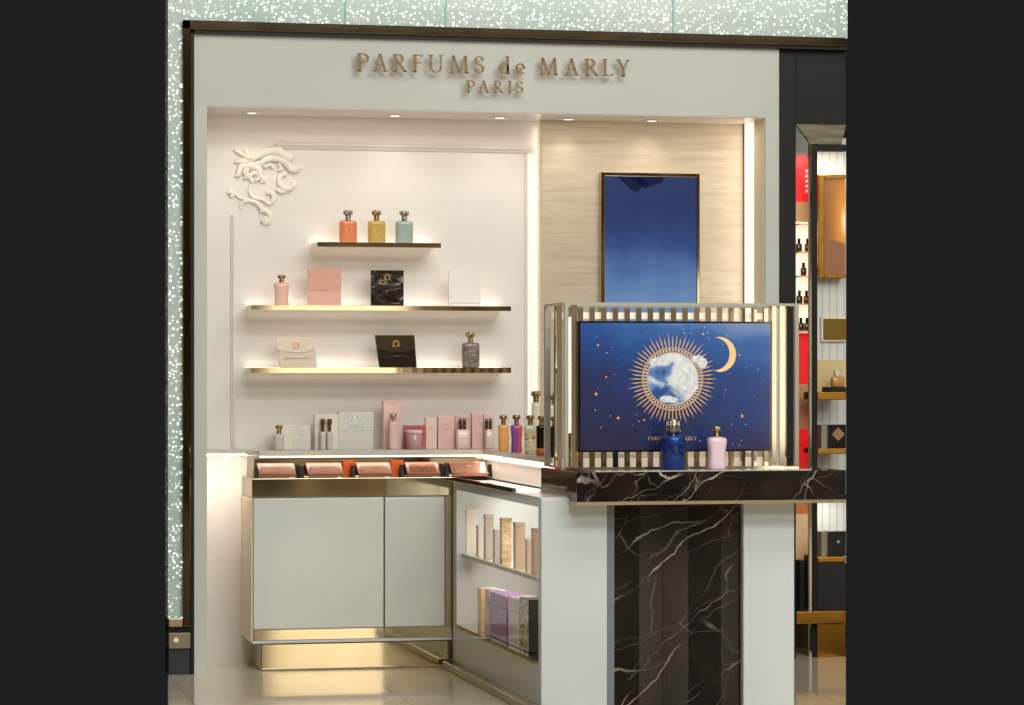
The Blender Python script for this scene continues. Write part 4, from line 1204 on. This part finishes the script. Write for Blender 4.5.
# bevelled metal reveal: sloping top
xi = WX(810.5, YN + .06); zi_ = WZ(811, 144, YN + .06)
b = MB(); b.v += [(xo, YN, zo_), (xe_, YN, zo_), (xe_, YN + .06, zi_), (xi, YN + .06, zi_), (xo, YN + .02, zo_), (xe_, YN + .03, zo_), (xe_, YN + .08, zi_), (xi, YN + .08, zi_)]
for q in ((0, 1, 2, 3), (7, 6, 5, 4), (0, 4, 5, 1), (1, 5, 6, 2), (2, 6, 7, 3), (3, 7, 4, 0)): b.face(q)
b.build('bevelled_header', grain(mat('satin_gold_steel', rgb(186, 174, 138), .3, .35), rgb(160, 146, 108), rgb(206, 200, 180), 6, (1, 1, 9)), t)
x811, x8115, x817 = WX(809, YN + .06), WX(811, YN + .06), WX(817, YN + .06)
MB().box(x811, x8115, YN + .05, YN + .07, 0, zi_).build('chrome_post', M['chrome'], t)
MB().box(x8115, x817, YN + .055, YN + .1, 0, zi_).build('inner_post', M['black'], t)
xe2 = WX(846, YN + .06)
MB().box(x817, xe2, YN + .055, YN + .1, WZ(820, 151, YN + .06), zi_).build('inner_header', M['black'], t)

# built stand-in for the red shop reflected in the mirrored metal frame
YR = .12
t = thing('red_reflection', 'narrow built stand-in for a mirrored reflection of red panels and lit shelves', 'display', (WX(804, YR), YR, 0))
xa, xb = WX(795, YR), WX(811, YR)
def zr(v): return WZ(804, v, YR)
LT = mat('lit_cream_back', rgb(255, 236, 205), .4, emit=(1, .85, .66, 1), es=.8)
RD = mat('signal_red', rgb(214, 28, 32), .3, emit=rgb(214, 20, 24), es=.6)  # glow added to brighten the built reflection
TAN = mat('tan_panel', rgb(206, 160, 110), .4); GREYW = mat('grey_white_glass', rgb(196, 204, 196), .3)
for v0, v1, m, nm in ((118, 155, GREYW, 'top_glass'), (155, 202, RD, 'red_sign'), (202, 222, TAN, 'tan_band'), (222, 333, LT, 'lit_back'), (333, 384, RD, 'red_panel'), (384, 404, TAN, 'tan_band'), (404, 429, mat('salmon', rgb(228, 150, 110), .4), 'salmon_panel'),
                      (429, 470, RD, 'red_panel'), (470, 500, TAN, 'tan_band'), (500, 514, mat('orange_brown', rgb(196, 110, 50), .4), 'orange_band'), (514, 612, mat('peach_tan', rgb(214, 176, 134), .4), 'peach_panel'), (612, 627, M['goldbright'], 'gold_band'), (627, 655, mat('coral', rgb(232, 140, 96), .35), 'coral_panel')):
    MB().box(xa, xb, YR, YR + .05, max(zr(v1), 0), zr(v0)).build(nm, m, t)
for v in (224, 252, 276, 304, 331):
    MB().box(xa, xb, YR - .05, YR, zr(v) - .006, zr(v)).build('shelf', mat('lit_shelf', rgb(255, 214, 160), .4), t)
# small white characters running down the red sign
b = MB()
for k in range(5):
    x, z = W(806.4, 171 + k * 5, YR); b.box(x - .006, x + .006, YR - .004, YR, z - .006, z + .001); b.box(x - .001, x + .004, YR - .004, YR, z + .002, z + .007)
b.build('sign_characters', mat('white_print', rgb(250, 240, 236), .4), t)
DBT = mat('dark_amber_glass', rgb(74, 34, 18), .15, coat=.5)
for v, us_ in ((252, (799, 807.5)), (276, (803.5,)), (304, (799.5, 806.5)), (331, (801, 807))):
    for u in us_:
        x, z = WX(u, YR - .025), zr(v)
        o = thing('reflected_bottle', 'tiny dark amber bottle on a lit shelf of the built reflection', 'bottle', (x, YR - .025, z), group='dark bottles in the built reflection')
        b = MB(); b.loft([(0, .011, .008), (.003, .013, .01), (.034, .013, .01), (.037, .007, .006)], e=4, n=16); b.build('body', DBT, o, local=True)
        b = MB(); b.loft([(.036, .006, .006), (.058, .007, .007), (.06, .005, .005)], n=12); b.build('cap', M['black'], o, local=True)
tag(MB().box(WX(799, YR - .06), WX(809, YR - .06), YR - .08, YR - .01, zr(612) + .0, WZ(804, 560, YR - .06)).build('reflected_bin', mat('charcoal_bin', rgb(52, 50, 52), .4), bevel=.004), 'dark charcoal box low in the built reflection', 'box')

# white and gold boutique interior
YI2 = .06
xa2, xb2 = WX(815, YI2), WX(846, YI2)
def zi2(v, Y=YI2): return WZ(832, v, Y)
t = thing('boutique_wall', 'fluted white marble display wall with gold shelves at the far right', 'display wall', (xa2, YI2, 0))
def make_flute():
    m = mat('flute_shade_white', rgb(224, 224, 216), .3)
    nt, n, l, bb = nodes(m)
    tc = n.new('ShaderNodeTexCoord'); wv = n.new('ShaderNodeTexWave'); wv.inputs['Scale'].default_value = 9; l.new(tc.outputs['Object'], wv.inputs['Vector'])
    r = ramp(n, [(.0, rgb(204, 204, 194)), (.3, rgb(228, 228, 220))]); l.new(wv.outputs['Fac'], r.inputs[0]); l.new(r.outputs[0], bb.inputs['Base Color'])  # shade of the grooves painted as darker bands on a flat panel
    return m
FLU = make_flute()
MB().box(xa2, xb2, YI2, YI2 + .1, zi2(564), zi2(138)).build('fluted_back', FLU, t)
sh2 = YI2 - .2
def zsl(v): return WZ(832, v, sh2)
xs0, xs1 = WX(817.5, sh2), WX(846, sh2)
MB().box(xs0, xs1, sh2, YI2, zsl(400), zsl(392)).build('gold_shelf', M['goldbright'], t, bevel=.003)
MB().box(xs0, xs1, sh2, YI2, zsl(454), zsl(448.5)).build('gold_shelf', M['goldbright'], t, bevel=.003)
MB().box(xs0, xs1, sh2, YI2, zsl(563), zsl(556.5)).build('gold_shelf', M['goldbright'], t, bevel=.006)
MB().box(WX(817.5, YI2 - .01), WX(846, YI2 - .01), YI2 - .01, YI2, zi2(392), zi2(360)).build('cream_panel', mat('cream_gold_panel', rgb(226, 202, 146), .35), t)
MB().box(xs0, xs1, sh2, YI2, zsl(611.5), zsl(563)).build('dark_drawers', mat('aubergine_black', rgb(38, 34, 40), .35), t, bevel=.003)
MB().box(WX(796.5, YN), WX(846, YN), YN, YN + .04, WZ(820, 623.5, YN), WZ(820, 611.5, YN)).build('gold_band', M['goldbright'], t, bevel=.002)
MB().box(WX(817.5, YN + .04), WX(846, YN + .04), YN + .042, YI2, 0, WZ(832, 623.5, YN + .04)).build('gold_plinth', M['goldbright'], t, bevel=.003)
b = MB()
for u in (821, 836):
    x, z = W(u, 617.5, YN); b.tube([(x, YN - .003, z), (x, YN, z)], [.005, .005], 10)
b.build('bolt_heads', M['gold'], t)
area('boutique_light', ((xs0 + xs1) / 2, -.12, zi2(152)), (0, 0, 0), .12, .15, 1.5, NEUT)
area('boutique_light', ((xs0 + xs1) / 2, -.05, zsl(500)), (math.radians(0), 0, 0), .12, .1, .35, NEUT)

# glowing picture box
Yq = YI2 - .08
t = thing('light_box', 'gold-framed light box with a glowing amber picture in the right-hand boutique', 'light box', (WX(832, Yq), Yq, zi2(278)))
x0, x1 = WX(818.5, Yq), WX(846, Yq); z0, z1 = WZ(832, 278, Yq), WZ(832, 174.5, Yq)
fr = MB(); fr.box(x0, x0 + .028, Yq, YI2, z0, z1).box(x0 + .028, x1, Yq, YI2, z1 - .018, z1).box(x0 + .028, x1, Yq, YI2, z0, z0 + .018)
fr.build('frame', M['goldbright'], t, bevel=.003)
def amber():
    m = mat('amber_picture', rgb(90, 50, 20), .3)
    nt, n, l, bb = nodes(m)
    tc = n.new('ShaderNodeTexCoord'); g = n.new('ShaderNodeTexGradient'); g.gradient_type = 'SPHERICAL'
    mp = n.new('ShaderNodeMapping'); mp.inputs['Location'].default_value = (-1.15, 0, -.75); mp.inputs['Scale'].default_value = (1.2, 0, 1.35)
    l.new(tc.outputs['Generated'], mp.inputs[0]); l.new(mp.outputs[0], g.inputs['Vector'])
    r = ramp(n, [(0, rgb(140, 92, 56)), (.35, rgb(176, 116, 50)), (.75, rgb(236, 160, 56)), (.95, rgb(255, 238, 180))])
    l.new(g.outputs['Color'], r.inputs[0]); l.new(r.outputs[0], bb.inputs['Emission Color']); bb.inputs['Emission Strength'].default_value = .8
    return m
MB().box(x0 + .028, x1, Yq + .01, YI2 - .01, z0 + .018, z1 - .018).build('picture', amber(), t)
b = MB(); b.prism([W(822.5, 236, Yq), W(846, 244, Yq), W(846, 274, Yq), W(822.5, 274, Yq)], Yq + .006, Yq + .01)
b.build('brown_hill', mat('brown_print', rgb(120, 80, 52), .4, emit=rgb(130, 86, 54), es=.5), t)
# small gold plaque
x0, z1 = W(821.5, 317, YI2 - .02); z0 = WZ(822, 341.5, YI2 - .02); x1 = WX(846, YI2 - .02)
t = thing('gold_plaque', 'small olive gold plaque with pale rim on the fluted boutique wall', 'plaque', ((x0 + x1) / 2, YI2, z0))
MB().box(x0, x1, YI2 - .02, YI2, z0, z1).build('rim', M['cream'], t, bevel=.002)
MB().box(x0 + .008, x1, YI2 - .024, YI2 - .02, z0 + .008, z1 - .008).build('face', mat('olive_gold', rgb(132, 104, 44), .3, .6), t)
# bottle, black tray, boxes
Yy = YI2 - .12
z0 = zsl(392)
tag(MB().box(WX(829, Yy - .06), WX(846, Yy - .06), Yy - .06, Yy + .04, z0, z0 + .022).build('black_tray', M['black'], bevel=.002), 'flat black tray on the upper gold shelf under the amber bottle', 'tray')
o = thing('perfume_bottle', 'squat clear bottle of amber liquid on the upper gold shelf', 'perfume bottle', (WX(837.5, Yy), Yy, z0 + .022))
b = MB(); b.loft([(0, .026, .016), (.004, .03, .02), (.04, .03, .02), (.046, .024, .016)], e=5, n=28); b.build('body', cl('amber_liquid', (222, 170, 96), .3), o, local=True)
b = MB(); b.loft([(.045, .01, .01), (.05, .017, .014), (.074, .017, .014), (.077, .012, .01)], e=4, n=20); b.build('cap', cl('clear_cap', (236, 228, 206), .4), o, local=True)
def bbox_(v0, v1, diamond, lab):
    z = zsl(v1); h = (v1 - v0) / F * 12.1
    x0, x1 = WX(829, Yy - .05), WX(846, Yy - .05)
    t = thing('black_box', lab, 'box', ((x0 + x1) / 2, Yy, z))
    MB().box(x0, x1, Yy - .05, Yy + .03, z, z + h).build('carton', cl('black_card' + str(v0), (30, 27, 27)), t, bevel=.002)
    xc, zc_ = W(838.2, (v0 + v1) / 2 - 2, Yy - .05)
    b = MB(); r = .03 if diamond else .008
    b.prism([(xc - r, zc_), (xc, zc_ - r), (xc + r, zc_), (xc, zc_ + r)], Yy - .053, Yy - .05); b.build('diamond', mat('copper_diamond', rgb(176, 132, 96), .3, .5) if diamond else mat('grey_mark', rgb(180, 176, 170), .4), t)
    MB().box(WX(821.5, Yy - .03), x0 - .001, Yy - .03, Yy + .03, z, z + h * .98).build('grey_side_box', mat('taupe_card' + str(v0), rgb(150, 144, 128), .4), t)
bbox_(424, 448.5, True, 'black box with a copper diamond on the middle gold shelf')
bbox_(531, 556.5, False, 'black box with a small grey mark on the lowest gold shelf')
